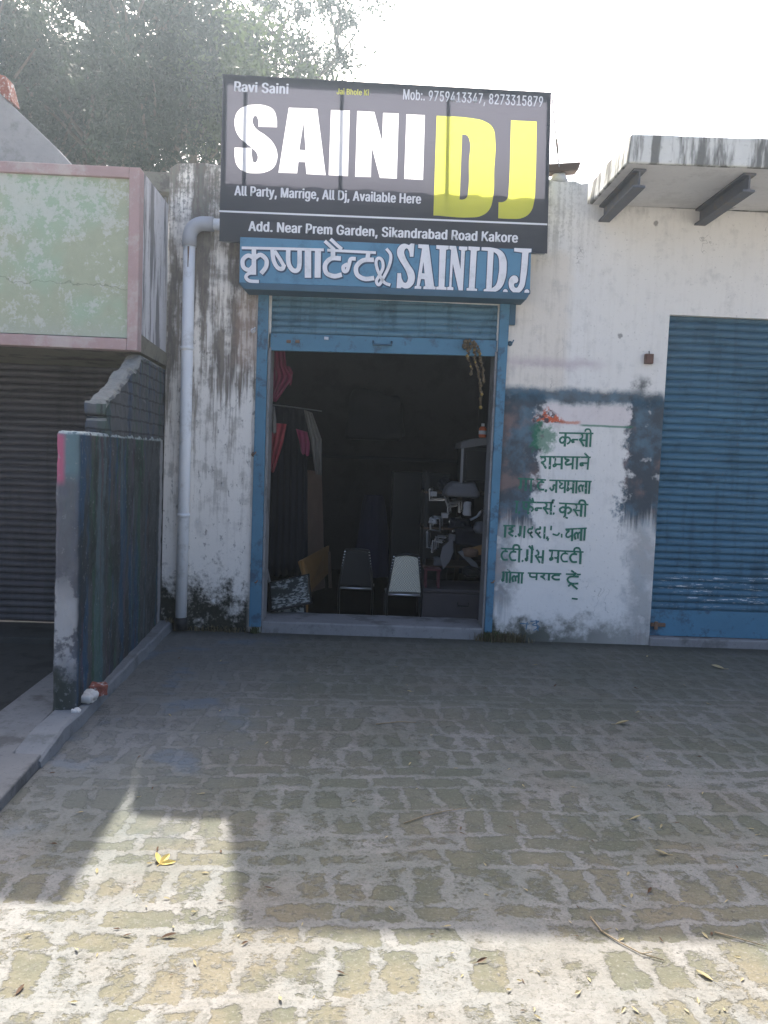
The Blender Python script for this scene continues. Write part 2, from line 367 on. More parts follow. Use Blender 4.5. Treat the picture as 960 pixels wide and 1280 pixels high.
def mat_leaf(name, a, b, tr):
    t = NT(name, .6, .3)
    oi = t.n('ShaderNodeNewGeometry').outputs['Random Per Island']
    t.col(t.mix(oi, a, b))
    q = t.n('ShaderNodeBsdfTranslucent'); q.inputs[0].default_value = (*tr, 1)
    mx = t.n('ShaderNodeMixShader'); mx.inputs[0].default_value = .4
    t.t.links.new(t.b.outputs[0], mx.inputs[1]); t.t.links.new(q.outputs[0], mx.inputs[2])
    t.t.links.new(mx.outputs[0], t.t.nodes['Material Output'].inputs['Surface'])
    return t.m

def mat_weave_dark():
    t = NT('dark_patterned_weave', .6, .3); p = t.pos(True)
    n = t.noise(t.scale(p, 1, 2.2, 1), 26, 3, .6); q = t.noise(t.vadd(p, (2, 2, 2)), 7, 3, .6)
    t.col(t.mix(t.mul(t.mask(n, .5, .03), t.mask(q, .47, .05)), (.03, .035, .034), (.26, .28, .27))); t.bump(n, .5, .006); return t.m

def mat_chipped():
    t = NT('green_letter_paint', .75, .2); p = t.pos()
    n = t.noise(p, 16, 5, .65)
    t.col(t.mix(n, (.022, .105, .075), (.06, .20, .14)))
    t.inp(t.b.inputs['Alpha'], t.sm(t.add(t.mul(n, .4), t.mul(t.noise(t.vadd(p, (3, 1, 1)), 42, 4, .7), .6)), .385, .43))
    return t.m

def mat_weave():
    t = NT('white_plastic_weave', .5, .4); p = t.pos(True); x, y, z = t.sep(p)
    ck = t.n('ShaderNodeTexChecker'); t.inp(ck.inputs[0], t.scale(p, 1, 1, 1)); ck.inputs['Scale'].default_value = 90
    t.col(t.mix(t.mul(ck.outputs['Fac'], .8), (.55, .55, .47), (.16, .165, .15)))
    t.bump(ck.outputs['Fac'], .4, .004); return t.m

M = dict(
    wall=mat_wall(), paving=mat_paving(), green=mat_green(), part=mat_partition(), obrick=mat_oldbrick(),
    kerb=mat_cement('kerb_cement', (.12, .13, .14), (.21, .22, .23), (.06, .065, .06), .5),
    yard=mat_cement('yard_cement', (.11, .115, .12), (.18, .185, .19), (.05, .05, .047), .6),
    sunk=mat_cement('damp_floor', (.03, .032, .032), (.06, .062, .06), (.02, .02, .02), .6),
    coping=mat_cement('weathered_concrete', (.47, .475, .45), (.64, .645, .615), (.085, .085, .078), .85, True, .50),
    soffit=mat_cement('pale_soffit', (.62, .61, .60), (.70, .69, .68), (.46, .45, .44), .4),
    side=mat_cement('streaked_grey_render', (.42, .425, .45), (.60, .60, .62), (.09, .09, .095), .8, True, .53),
    stained=mat_cement('mossy_soffit', (.13, .125, .11), (.22, .205, .16), (.05, .045, .04), .7),
    gable=mat_cement('grey_cement_render', (.20, .20, .21), (.30, .30, .31), (.12, .12, .12), .5),
    step=mat_cement('threshold_concrete', (.16, .16, .165), (.27, .27, .275), (.07, .07, .065), .55),
    pink=mat_cement('faded_pink_paint', (.27, .195, .195), (.42, .305, .30), (.42, .39, .37), .6),
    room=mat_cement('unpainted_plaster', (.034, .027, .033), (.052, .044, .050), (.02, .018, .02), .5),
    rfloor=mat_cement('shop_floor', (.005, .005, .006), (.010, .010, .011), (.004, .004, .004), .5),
    bounce_ground=mat_cement('pale_bounce_ground', (.40, .385, .36), (.50, .48, .45), (.25, .24, .22), .4),  # unseen ground, made pale to bounce light onto the facade
    blue=plain('blue_gloss_paint', (.065, .175, .265), .5, .22, 5, 0, 0, (.045, .09, .14)),
    board=plain('blue_board_paint', (.085, .215, .33), .5, .15, 4, 0, 0, (.07, .17, .26)),
    dblue=plain('dark_blue_paint', (.045, .10, .15), .55, .25, 6),
    shut=mat_shutter('blue_shutter_paint', (.070, .160, .225), (.095, .205, .28), (.035, .085, .125)),
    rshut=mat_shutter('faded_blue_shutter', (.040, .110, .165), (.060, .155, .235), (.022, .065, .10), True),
    bshut=mat_shutter('brown_shutter_paint', (.045, .043, .05), (.085, .08, .09), (.03, .03, .035)),
    white=plain('white_letter_paint', (.66, .67, .70), .6, .08, 6, 0, 0, (.56, .58, .60)),
    navy=plain('navy_outline_paint', (.035, .065, .11), .6, .1),
    gpaint=mat_chipped(),
    scrawl=plain('blue_scrawl_paint', (.07, .15, .24), .7, .3),
    flexb=mat_flex('black_flex_vinyl', (.070, .076, .092), (.080, .080, .102), .55),
    flexw=mat_flex('white_flex_vinyl', (.78, .79, .82), (.78, .78, .80), .4),
    flexy=mat_flex('yellow_flex_vinyl', (.55, .57, .07), (.62, .62, .12), .4),
    flext=plain('white_print', (.66, .67, .70), .5, .03), flexty=plain('yellow_print', (.70, .68, .12), .5, .03),
    steel=plain('grey_steel', (0.2, 0.208, 0.224), .45, .2, 12, .6),
    ibeam=plain('painted_steel_joist', (.095, .10, .115), .6, .25, 7, 0, 0, (.13, .11, .10)),
    rust=plain('rusty_iron', (.16, .10, .07), .85, .4, 20),
    pvc=plain('grey_white_pvc', (.72, .74, .76), .45, .08, 3, 0, 0, (.55, .56, .56)),
    pvcd=plain('grey_pvc_elbow', (.34, .36, .40), .5, .12, 5),
    bark=plain('bark', (.10, .085, .07), .95, .4, 9, 0, .6),
    leaf=mat_leaf('dark_foliage', (.020, .030, .026), (.046, .062, .048), (.03, .045, .025)),
    leaf2=mat_leaf('pale_foliage', (.035, .048, .032), (.075, .095, .058), (.07, .10, .04)),
    dry=mat_leaf('dry_leaf', (.26, .20, .10), (.52, .46, .28), (.3, .25, .1)),
    drydark=mat_leaf('brown_leaf', (.05, .03, .02), (.14, .08, .045), (.1, .05, .02)),
    yleaf=mat_leaf('yellow_leaf', (.60, .46, .13), (.66, .52, .18), (.4, .3, .08)),
    twig=plain('twig_bark', (.24, .19, .12), .9, .3, 20),
    boardw=plain('reddish_plywood', (.20, .13, .10), .65, .2, 4), wood=plain('brown_plywood', (0.08, 0.0525, 0.0375), .65, .25, 4), owood=plain('orange_wood', (0.21, 0.112, 0.0385), .5, .25, 5),
    black=plain('black_enamel', (.012, .013, .015), .35, .2), chrome=plain('worn_chrome', (.45, .46, .48), .3, .15, 9, .8),
    weave=mat_weave(), weaved=mat_weave_dark(), pinkc=plain('magenta_cloth', (0.242, 0.036, 0.0936), .9, .25, 5), redc=plain('red_cloth', (0.242, 0.0352, 0.0475), .9, .25, 5),
    greyc=plain('grey_white_cloth', (0.164, 0.155, 0.15), .9, .2, 5), purp=plain('navy_cloth', (0.015, 0.015, 0.0425), .9, .3, 5),
    tarp=plain('dark_blue_cloth', (0.011, 0.012, 0.02), .9, .3, 5), maroon=plain('maroon_paint', (0.098, 0.0245, 0.035), .6, .3, 6),
    trunkm=plain('grey_purple_tin', (0.072, 0.063, 0.069), .6, .25, 4), dgrey=plain('dark_grey_casing', (0.0175, 0.0185, 0.021), .55, .3, 6),
    lgrey=plain('grey_laminate', (0.132, 0.132, 0.141), .6, .15, 4), bag=plain('white_poly_bag', (0.336, 0.336, 0.344), .55, .2, 9),
    orange=plain('orange_plastic', (.62, .14, .05), .4, .1), flowers=plain('dried_garland', (0.1, 0.075, 0.045), .9, .5, 40),
    gold=plain('gold_tinsel', (0.248, 0.171, 0.048), .4, .3, 30), stone=mat_cement('whitewashed_stone', (.40, .39, .37), (.60, .59, .57), (.25, .22, .2), .4),
    redbrick=plain('broken_red_brick', (.22, .075, .055), .95, .3, 15, 0, .5, (.45, .43, .41)),
    grass=mat_leaf('weed_green', (.05, .07, .03), (.11, .13, .06), (.1, .14, .05)),
    drygrass=mat_leaf('dry_weed', (.10, .085, .05), (.22, .19, .11), (.1, .08, .04)),
    zinc=plain('meter_box_brown', (.13, .075, .06), .6, .25, 12),
)

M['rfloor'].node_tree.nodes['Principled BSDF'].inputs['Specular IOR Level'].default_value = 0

# ------------------------------------------------------------------ mesh helper
ORIG = {}
def link(o, parent=None):
    C.objects.link(o)
    if parent is not None:
        o.parent = parent; ORIG[o.name] = ORIG.get(parent.name, Vector((0, 0, 0)))
    return o
def tag(o, label=None, cat=None, group=None, kind=None):
    if label: o['label'] = label
    if cat: o['category'] = cat
    if group: o['group'] = group
    if kind: o['kind'] = kind
    return o
def empty(name, loc, label, cat, group=None):
    o = bpy.data.objects.new(name, None); o.empty_display_size = .1; C.objects.link(o)
    o.location = loc; ORIG[o.name] = Vector(loc); return tag(o, label, cat, group)

class MB:
    def __init__(s): s.v = []; s.f = []
    def raw(s, vs, fs):
        k = len(s.v); s.v += [tuple(v) for v in vs]; s.f += [tuple(i + k for i in f) for f in fs]; return s
    def box(s, x0, x1, y0, y1, z0, z1, M_=None):
        vs = [Vector((x, y, z)) for z in (z0, z1) for y in (y0, y1) for x in (x0, x1)]
        if M_ is not None: vs = [M_ @ v for v in vs]
        return s.raw(vs, [(0, 2, 3, 1), (4, 5, 7, 6), (0, 1, 5, 4), (2, 6, 7, 3), (0, 4, 6, 2), (1, 3, 7, 5)])
    def hexa(s, b, t):                        # bottom 4, top 4 (counter-clockwise from above)
        return s.raw(list(b) + list(t), [(3, 2, 1, 0), (4, 5, 6, 7), (0, 1, 5, 4), (1, 2, 6, 5), (2, 3, 7, 6), (3, 0, 4, 7)])
    def prism(s, poly, d):                    # planar polygon pushed along d
        n = len(poly); d = Vector(d); vs = [Vector(p) for p in poly]; vs += [p + d for p in vs]
        fs = [tuple(range(n - 1, -1, -1)), tuple(range(n, 2 * n))] + [(i, (i + 1) % n, n + (i + 1) % n, n + i) for i in range(n)]
        return s.raw(vs, fs)
    def tube(s, pts, r, n=8, cap=True):
        pts = [Vector(p) for p in pts]; rs = r if isinstance(r, (list, tuple)) else [r] * len(pts)
        k = len(s.v); up = None
        for i, p in enumerate(pts):
            a = pts[max(0, i - 1)]; b = pts[min(len(pts) - 1, i + 1)]; d = (b - a).normalized()
            if up is None:
                up = d.orthogonal().normalized()
            up = (up - d * up.dot(d))
            up = up.normalized() if up.length > 1e-6 else d.orthogonal().normalized()
            q = d.cross(up)
            for j in range(n):
                t = 2 * math.pi * j / n; s.v.append(tuple(p + (up * math.cos(t) + q * math.sin(t)) * rs[i]))
        for i in range(len(pts) - 1):
            for j in range(n):
                s.f.append((k + i * n + j, k + i * n + (j + 1) % n, k + (i + 1) * n + (j + 1) % n, k + (i + 1) * n + j))
        if cap:
            s.f.append(tuple(k + j for j in range(n - 1, -1, -1))); e = k + (len(pts) - 1) * n
            s.f.append(tuple(e + j for j in range(n)))
        return s
    def lathe(s, c, prof, n=16, axis=None):
        c = Vector(c); k = len(s.v); Q = axis or Matrix.Identity(3)
        for (r, z) in prof:
            for j in range(n):
                t = 2 * math.pi * j / n; s.v.append(tuple(c + Q @ Vector((r * math.cos(t), r * math.sin(t), z))))
        for i in range(len(prof) - 1):
            for j in range(n):
                s.f.append((k + i * n + j, k + i * n + (j + 1) % n, k + (i + 1) * n + (j + 1) % n, k + (i + 1) * n + j))
        s.f.append(tuple(k + j for j in range(n - 1, -1, -1))); e = k + (len(prof) - 1) * n; s.f.append(tuple(e + j for j in range(n)))
        return s
    def grid(s, fn, nu, nv):
        k = len(s.v)
        for i in range(nu + 1):
            for j in range(nv + 1): s.v.append(tuple(fn(i / nu, j / nv)))
        for i in range(nu):
            for j in range(nv):
                a = k + i * (nv + 1) + j; s.f.append((a, a + nv + 1, a + nv + 2, a + 1))
        return s
    def build(s, name, mat, parent=None, bevel=0, smooth=False, local=False, solid=0):
        me = bpy.data.meshes.new(name); o = bpy.data.objects.new(name, me)
        off = Vector((0, 0, 0))
        if parent is not None and not local: off = ORIG.get(parent.name, off)
        me.from_pydata([tuple(Vector(v) - off) for v in s.v], [], s.f); me.validate(); me.update()
        me.materials.append(M[mat] if isinstance(mat, str) else mat)
        if smooth:
            for p in me.polygons: p.use_smooth = True
        link(o, parent)
        if solid:
            md = o.modifiers.new('thick', 'SOLIDIFY'); md.thickness = solid; md.offset = 0
        if bevel:
            md = o.modifiers.new('bevel', 'BEVEL'); md.width = bevel; md.segments = 2; md.limit_method = 'ANGLE'; md.angle_limit = R(40)
        return o
def BX(*a): return MB().box(*a)

def rough(o, amp, sc_, levels=0):
    """break up straight edges: cut finely, then displace by noise"""
    if levels:
        md = o.modifiers.new('cut', 'SUBSURF'); md.subdivision_type = 'SIMPLE'; md.levels = md.render_levels = levels
    tx = bpy.data.textures.new('lump', 'CLOUDS'); tx.noise_scale = sc_; tx.noise_depth = 3
    md = o.modifiers.new('lumps', 'DISPLACE'); md.texture = tx; md.strength = amp; md.mid_level = .5; md.texture_coords = 'GLOBAL'
    return o

# ---- filled outlines and text
def outline_mesh(contours):
    """contours: list of closed lists of (x, y, corner); returns verts (x, y), faces, even-odd filled"""
    cu = bpy.data.curves.new('outline', 'CURVE'); cu.dimensions = '2D'; cu.fill_mode = 'BOTH'; cu.resolution_u = 6
    for ct in contours:
        s = cu.splines.new('BEZIER'); s.bezier_points.add(len(ct) - 1); s.use_cyclic_u = True; s.resolution_u = 6
        for bp, (x, y, k) in zip(s.bezier_points, ct):
            bp.co = (x, y, 0); h = 'VECTOR' if k else 'AUTO'; bp.handle_left_type = bp.handle_right_type = h
    return curve_mesh(cu)
def curve_mesh(cu):
    o = bpy.data.objects.new('outline', cu); C.objects.link(o)
    dg = bpy.context.evaluated_depsgraph_get(); me = o.evaluated_get(dg).to_mesh()
    vs = [tuple(v.co) for v in me.vertices]; fs = [tuple(p.vertices) for p in me.polygons]
    o.evaluated_get(dg).to_mesh_clear(); bpy.data.objects.remove(o); bpy.data.curves.remove(cu)
    return vs, fs
import os
try:
    FONT = bpy.data.fonts.load(os.path.join(bpy.utils.system_resource('DATAFILES'), 'fonts', 'Inter.woff2'))
except Exception:
    FONT = None
def text_mesh(body, bold=.02):
    cu = bpy.data.curves.new('text', 'FONT'); cu.body = body; cu.size = 1
    if FONT: cu.font = FONT
    cu.space_character = 1.06; cu.offset = bold; cu.resolution_u = 3
    return curve_mesh(cu)
def put_text(body, p0, p1, cap, wt=.06, off=Vector((0, -.002, 0))):
    bold = 0
    """text from baseline point p0 to p1 (world), capital height cap, facing -y"""
    vs, fs = text_mesh(body, bold)
    xs = [v[0] for v in vs]; x0, x1 = min(xs), max(xs)
    ref, _ = text_mesh('H', bold); ch = max(v[1] for v in ref)
    d = p1 - p0; n = Vector((0, 1, 0)); upv = Vector((0, 0, 1))
    V, F = [], []
    for k, (dx, dz) in enumerate(((-1, 0), (1, 0), (0, 1), (0, -1))):
        V += [p0 + d * ((v[0] - x0) / (x1 - x0)) + upv * (v[1] / ch * cap) + off + Vector((dx * cap * wt, -.0001 * k, dz * cap * wt * .3)) for v in vs]
        F += [tuple(i + k * len(vs) for i in f) for f in fs]
    return V, F
def ribbon(mb, pts, wd, up=0.0, smooth=True, taper=False):
    """brush stroke on an upright plane: points (world) all near one y; wd in metres"""
    pts = [Vector(p) for p in pts]
    if smooth and len(pts) > 2:
        q = []
        for i in range(len(pts) - 1):
            a = pts[max(i - 1, 0)]; b = pts[i]; c = pts[i + 1]; d = pts[min(i + 2, len(pts) - 1)]
            for k in range(5):
                t = k / 5; q.append(.5 * ((2 * b) + (c - a) * t + (2 * a - 5 * b + 4 * c - d) * t * t + (3 * b - a - 3 * c + d) * t ** 3))
        pts = q + [pts[-1]]
    vs = []; n = len(pts)
    for i, p in enumerate(pts):
        d = pts[min(i + 1, n - 1)] - pts[max(i - 1, 0)]; d.y = 0; d.normalize()
        nn = Vector((-d.z, 0, d.x)); hw = wd / 2 * ((1 - .35 * i / max(1, n - 1)) if taper else 1)
        ex = d * (wd * .2) * (-1 if i == 0 else 1 if i == n - 1 else 0)
        vs += [p + ex + nn * hw + Vector((0, -up, 0)), p + ex - nn * hw + Vector((0, -up, 0))]
    mb.raw(vs, [(2 * i, 2 * i + 1, 2 * i + 3, 2 * i + 2) for i in range(n - 1)])

# ================================================================== SETTING
tag(MB().raw([(-45, -35, -.13), (45, -35, -.13), (45, 60, -.13), (-45, 60, -.13)], [(0, 1, 2, 3)]).build('ground', 'bounce_ground'), kind='structure')
kl = [(-1.30, -6.6), (-1.44, -3.34), (-1.50, -1.9), (-1.57, -.0)]       # foot line of the kerb
pv = MB(); top = [(x, y, 0) for x, y in kl] + [(9, 0, 0), (9, -9, 0), (-1.2, -9, 0)]
pv.prism([(x, y, -.125) for x, y, z in top], (0, 0, .125))
tag(pv.build('courtyard_paving', 'paving'), kind='structure')
yl = [(-1.205, -9), (-1.302, -6.6), (-1.432, -3.4), (-1.47, -2.86), (-1.60, -2.86), (-1.66, -2.2), (-1.80, -.9), (-1.98, -.9), (-1.93, -2.3), (-2.15, -2.42), (-2.5, -2.5), (-6.5, -2.6), (-6.5, -9)]
o = MB().prism([(x, y, -.12) for x, y in yl], (0, 0, .172)).build('side_yard_pavement', 'yard', bevel=.008); tag(o, kind='structure')
o = BX(-6.6, -1.70, -2.9, .32, -.125, -.10).build('sunken_floor', 'sunk'); tag(o, kind='structure')

# kerb strip
kb = MB(); n = 26; rr_ = random.Random(3)
secs = []
for i in range(n + 1):
    t = i / n; y = -2.90 + t * 2.88
    xr = np.interp(y, [-3.34, -1.9, 0], [-1.435, -1.497, -1.567]); xl = xr - np.interp(y, [-2.9, 0], [.15, .13])
    j = (rr_.random() - .5) * .014; h = .074 + (rr_.random() - .5) * .008
    if i < 2: h -= .02 * (2 - i)
    secs.append([(xl, y, .0), (xr + j + .008, y, -.02), (xr + j, y, h - .008), (xr + j - .012, y, h), (xl, y, h)])
vs = [p for s in secs for p in s]; fs = []
for i in range(n):
    for k in range(5): fs.append((i * 5 + k, i * 5 + (k + 1) % 5, (i + 1) * 5 + (k + 1) % 5, (i + 1) * 5 + k))
fs += [(4, 3, 2, 1, 0), tuple(n * 5 + k for k in range(5))]
o = kb.raw(vs, fs).build('kerb', 'kerb'); tag(o, 'low grey cement kerb running from the drainpipe along the paving edge', 'kerb', kind='structure')

# ================================================================== MAIN SHOP
shop = empty('shop_building', (0, 0, 0), 'whitewashed single storey shop with open shutter and stained parapet', 'shop')
WT = .23
fw = MB()
fw.box(-1.66, -.815, 0, WT, -.12, 2.78); fw.box(1.035, 1.72, 0, WT, -.12, 2.78)
fw.box(-1.66, 1.72, 0, WT, 2.78, 3.74)
# uneven coping strip
cx = np.linspace(-1.66, 1.72, 60); ch = [3.79 + .022 * math.sin(i * 1.7) * rnd.random() - (.05 if i == 0 else .012 if i == 1 else 0) for i in range(60)]
vs = [(x, yy, zz) for x, h in zip(cx, ch) for yy, zz in ((0, 3.74), (0, h), (WT, h + .006), (WT, 3.74))]
fs = [(i * 4 + k, i * 4 + (k + 1) % 4, (i + 1) * 4 + (k + 1) % 4, (i + 1) * 4 + k) for i in range(59) for k in range(4)] + [(0, 1, 2, 3), (239, 238, 237, 236)]
fw.raw(vs, fs)
front = fw.build('front_wall', 'wall', shop)
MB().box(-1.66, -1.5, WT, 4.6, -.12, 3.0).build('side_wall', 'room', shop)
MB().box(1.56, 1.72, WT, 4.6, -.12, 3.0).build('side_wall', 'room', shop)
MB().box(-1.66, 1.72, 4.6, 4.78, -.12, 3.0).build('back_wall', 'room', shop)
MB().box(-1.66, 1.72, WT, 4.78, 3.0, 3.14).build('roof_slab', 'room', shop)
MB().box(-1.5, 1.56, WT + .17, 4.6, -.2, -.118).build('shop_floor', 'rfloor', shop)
st = MB().box(-.83, 1.045, -.015, .40, -.12, .098).build('threshold', 'step', shop, bevel=.012)
rough(st, .012, .12, 4)
# shutter frame, reveals
sh = front
gl = MB().hexa([(-.925, -.035, .05), (-.825, -.035, .05), (-.825, -.002, .05), (-.925, -.002, .05)], [(-.92, -.035, 2.79), (-.835, -.035, 2.79), (-.835, -.002, 2.79), (-.92, -.002, 2.79)]).build('shutter_guide', 'blue', shop, bevel=.004)
gr = MB().hexa([(1.045, -.035, .07), (1.108, -.035, .07), (1.108, -.002, .07), (1.045, -.002, .07)], [(1.045, -.035, 2.79), (1.125, -.035, 2.79), (1.125, -.002, 2.79), (1.045, -.002, 2.79)]).build('shutter_guide', 'blue', shop, bevel=.004)
MB().box(1.126, 1.175, -.03, -.002, 2.62, 2.80).build('guide_bracket', 'dblue', shop, bevel=.004)
jl = MB().box(-.824, -.808, -.02, .21, .1, 2.36).build('door_jamb', 'step', shop)
jr = MB().box(1.026, 1.043, -.02, .21, .1, 2.40).build('door_jamb', 'step', shop)
def shutter(x0, x1, z0, z1, Y, pitch, amp, skew=0.0):
    mb = MB(); zs = []; z = z1
    prof = [(0, .0), (.12, .55), (.35, 1), (.62, .95), (.84, .4), (.9, -.25), (1, -.25)]
    rows = []
    nrow = int(round((z1 - z0) / pitch))
    for k in range(nrow):
        for u, a in prof[:-1]: rows.append((z1 - (k + u) * pitch, Y - a * amp))
    rows.append((z0, Y))
    from mathutils import noise as mn
    n = 28; mb.grid(lambda u, v: (lambda q: (x0 + (x1 - x0) * v, q[1] + .012 * mn.noise((x0 + 2.1 * v * (x1 - x0), q[0] * 1.3, Y * 9)) + .004 * mn.noise((v * 19 + x0, q[0] * 9, 1)), q[0] + skew * v + .004 * mn.noise((v * 6 + x0, q[0] * 2, 7))))(rows[int(round(u * (len(rows) - 1)))]), len(rows) - 1, n)
    return mb
rs = shutter(-.832, 1.044, 2.475, 2.80, .03, .054, .014, .02)
rs.box(-.832, 1.044, .045, .05, 2.475, 2.80)
rsh = rs.build('rolled_shutter', 'shut', shop)
bb = MB().hexa([(-.832, .0, 2.335), (1.044, .0, 2.365), (1.044, .03, 2.365), (-.832, .03, 2.335)], [(-.832, .0, 2.474), (1.044, .0, 2.494), (1.044, .03, 2.494), (-.832, .03, 2.474)]).build('bottom_rail', 'blue', rsh, bevel=.003)
# the rail's pull handle, lock plates
hc = P(478, 430, -.0)
MB().tube([hc + Vector((-.075, 0, .02)), hc + Vector((-.075, -.025, -.012)), hc + Vector((.075, -.025, -.01)), hc + Vector((.075, 0, .022))], .009, 8).build('handle', 'dblue', rsh, smooth=True)
for px in (361, 372, 408):
    q = P(px, 427 if px < 400 else 423, 0)
    MB().box(q.x - .018, q.x + .018, -.014, -.001, q.z - .012, q.z + .012).build('lock_plate', 'rust' if px < 400 else 'chrome', rsh, bevel=.003)
# painted writing on the pier and wall (green rows)
def zm(org, s): return lambda a: P(org[0] + a[0] / s, org[1] + a[1] / s, 0)
A7 = zm((620, 480), 4.364); A8 = zm((600, 630), 4.0)
GL = {
 'k': (.98, [[(.5, 1), (.5, -.02)], [(.5, .6), (.28, .68), (.08, .5), (.14, .27), (.34, .25), (.5, .44)], [(.5, .58), (.7, .68), (.9, .5), (.84, .28), (.68, .16)]]),
 'ph': (.95, [[(.14, 1), (.14, .56), (.26, .42), (.5, .42)], [(.5, 1), (.5, -.02)], [(.5, .5), (.7, .6), (.88, .42), (.74, .2)]]),
 'n': (.74, [[(.6, 1), (.6, -.02)], [(.6, .5), (.22, .5)], [(.24, .5), (.1, .46), (.12, .3), (.26, .34)]]),
 'nh': (.56, [[(.54, .5), (.22, .5)], [(.24, .5), (.1, .46), (.12, .3), (.26, .34)]]),
 's': (.84, [[(.2, 1), (.34, .84), (.3, .62), (.1, .52)], [(.12, .52), (.24, .38), (.46, .02)], [(.28, .46), (.66, .46)], [(.68, 1), (.68, -.02)]]),
 'r': (.5, [[(.2, 1), (.36, .84), (.32, .62), (.12, .52)], [(.13, .52), (.26, .38), (.48, .02)]]),
 'sh': (.86, [[(.08, .82), (.2, .97), (.36, .84), (.32, .62), (.1, .5)], [(.12, .5), (.26, .36), (.46, .02)], [(.7, 1), (.7, -.02)]]),
 'm': (.76, [[(.14, 1), (.14, .34)], [(.2, .36), (.06, .3), (.1, .16), (.24, .26), (.2, .38)], [(.16, .36), (.62, .36)], [(.62, 1), (.62, -.02)]]),
 'bh': (.80, [[(.06, .9), (.16, 1), (.22, .86), (.2, .36)], [(.24, .36), (.1, .3), (.14, .16), (.28, .26), (.24, .38)], [(.2, .36), (.66, .36)], [(.66, 1), (.66, -.02)]]),
 'y': (.76, [[(.08, 1), (.12, .82), (.34, .74), (.14, .54), (.22, .34), (.62, .44)], [(.62, 1), (.62, -.02)]]),
 'aa': (.32, [[(.16, 1), (.16, -.02)]]),
 'j': (.86, [[(.66, 1), (.66, -.02)], [(.66, .56), (.4, .58), (.42, .32), (.26, .16), (.06, .36)]]),
 'l': (.9, [[(.74, 1), (.74, -.02)], [(.74, .54), (.56, .66), (.42, .5), (.44, .16)], [(.43, .5), (.26, .66), (.08, .46), (.2, .1)]]),
 'th': (.84, [[(.1, .84), (.24, .97), (.32, .82), (.12, .64), (.1, .4), (.3, .3), (.66, .44)], [(.68, 1), (.68, -.02)]]),
 'g': (.70, [[(.18, 1), (.18, .3)], [(.2, .34), (.06, .26), (.12, .12), (.22, .22)], [(.52, 1), (.52, -.02)]]),
 'd': (.62, [[(.42, 1), (.42, .8), (.16, .76), (.1, .5), (.3, .38), (.44, .52), (.28, .32), (.5, .02)]]),
 't': (.64, [[(.36, 1), (.36, .8)], [(.54, .78), (.22, .76), (.08, .46), (.24, .12), (.56, .12)]]),
 'i': (.58, [[(.36, 1), (.36, .82), (.12, .74), (.44, .54), (.12, .36), (.46, .1)]]),
 'p': (.72, [[(.14, 1), (.14, .56), (.26, .4), (.56, .42)], [(.58, 1), (.58, -.02)]]),
 'ii': (.34, [[(.16, 1), (.16, -.02)], [(.16, 1), (.04, 1.3), (-.26, 1.3), (-.34, 1)]]),
 'e': (0, [[(-.14, 1), (-.4, 1.34)]]),
 'ai': (0, [[(-.14, 1), (-.42, 1.3)], [(-.1, 1), (-.2, 1.36)]]),
 'o': (.32, [[(.16, 1), (.16, -.02)], [(.16, 1), (-.12, 1.32)]]),
 'u': (0, [[(-.5, -.02), (-.56, -.16), (-.3, -.22)]]),
 'rh': (0, [[(-.1, 1), (-.06, 1.22), (.06, 1.2)]]),
 'ra': (0, [[(-.42, .1), (-.1, -.4)], [(-.36, .16), (-.5, -.16)]]),
 '.': (.26, [[(.08, .1), (.13, .06)]]), ',': (.26, [[(.1, .12), (.06, -.06)]]), ':': (.24, [[(.08, .72), (.1, .66)], [(.1, .12), (.06, -.02)]]), ' ': (.3, []),
}
words = [  # headline ends in the photo's crops, letter height, letters
 (A7, (345, 267), (530, 270), 70, 'k nh s ii'), (A7, (240, 396), (515, 400), 64, 'sh bh y aa n e'), (A7, (292, 525), (520, 532), 64, 'j y m aa l aa'),
 (A7, (222, 520), (290, 525), 60, 't ,'), (A7, (122, 515), (206, 520), 62, 'g aa'), (A7, (142, 644), (330, 648), 62, 'ph ai nh s rh :'), (A7, (345, 650), (502, 658), 64, 'k u s ii'), (A7, (104, 640), (140, 644), 60, 'aa ,'),
 (A8, (118, 108), (350, 115), 56, 'aa i . g d d aa ,'), (A8, (428, 126), (532, 121), 58, 'th l aa'), (A8, (104, 222), (326, 233), 62, 't t ii . g ai s'), (A8, (345, 231), (516, 240), 58, 'bh t t ii'),
 (A8, (110, 340), (218, 345), 50, 'g o l aa'), (A8, (240, 345), (405, 349), 32, 'p r aa t'), (A8, (430, 350), (502, 352), 52, 't ra e')]
lw = MB(); kk = 0
for A, h0, h1, hh, body in words:
    gs = body.split(' '); tot = sum(GL[g][0] for g in gs); x = 0; L = h1[0] - h0[0]
    def pt(u, v, x=0, tot=tot):
        f = (x + u) / tot; return A((h0[0] + f * L - .06 * (1 - v) * hh, h0[1] + f * (h1[1] - h0[1]) + (1 - v) * hh)) + Vector((0, -.0022, 0))
    hs = min([tot] + [sum(GL[q][0] for q in gs[:i]) for i, g in enumerate(gs) if g in '.,:'])
    ribbon(lw, [pt(0, 1.0), pt(hs, 1.0)], .0135, .0001 * (kk % 12), False); kk += 1
    for g in gs:
        for st_ in GL[g][1]:
            vert = abs(st_[0][0] - st_[-1][0]) < .02 and len(st_) == 2
            ribbon(lw, [pt(u + rnd.uniform(-.015, .015), v, x) for u, v in st_], (.019 if vert else .0165) * rnd.uniform(.85, 1.1), .0001 * (kk % 12), True); kk += 1
        x += GL[g][0]
for q in ([(356, 110), (354, 130)], [(364, 150), (386, 156), (396, 144)], [(408, 150), (408, 166)], [(342, 172), (338, 182)], [(460, 472), (486, 475)]):
    ribbon(lw, [A8(a) + Vector((0, -.0036, 0)) for a in q], .014)
lw.build('painted_lettering', 'gpaint', front)
sw = MB()
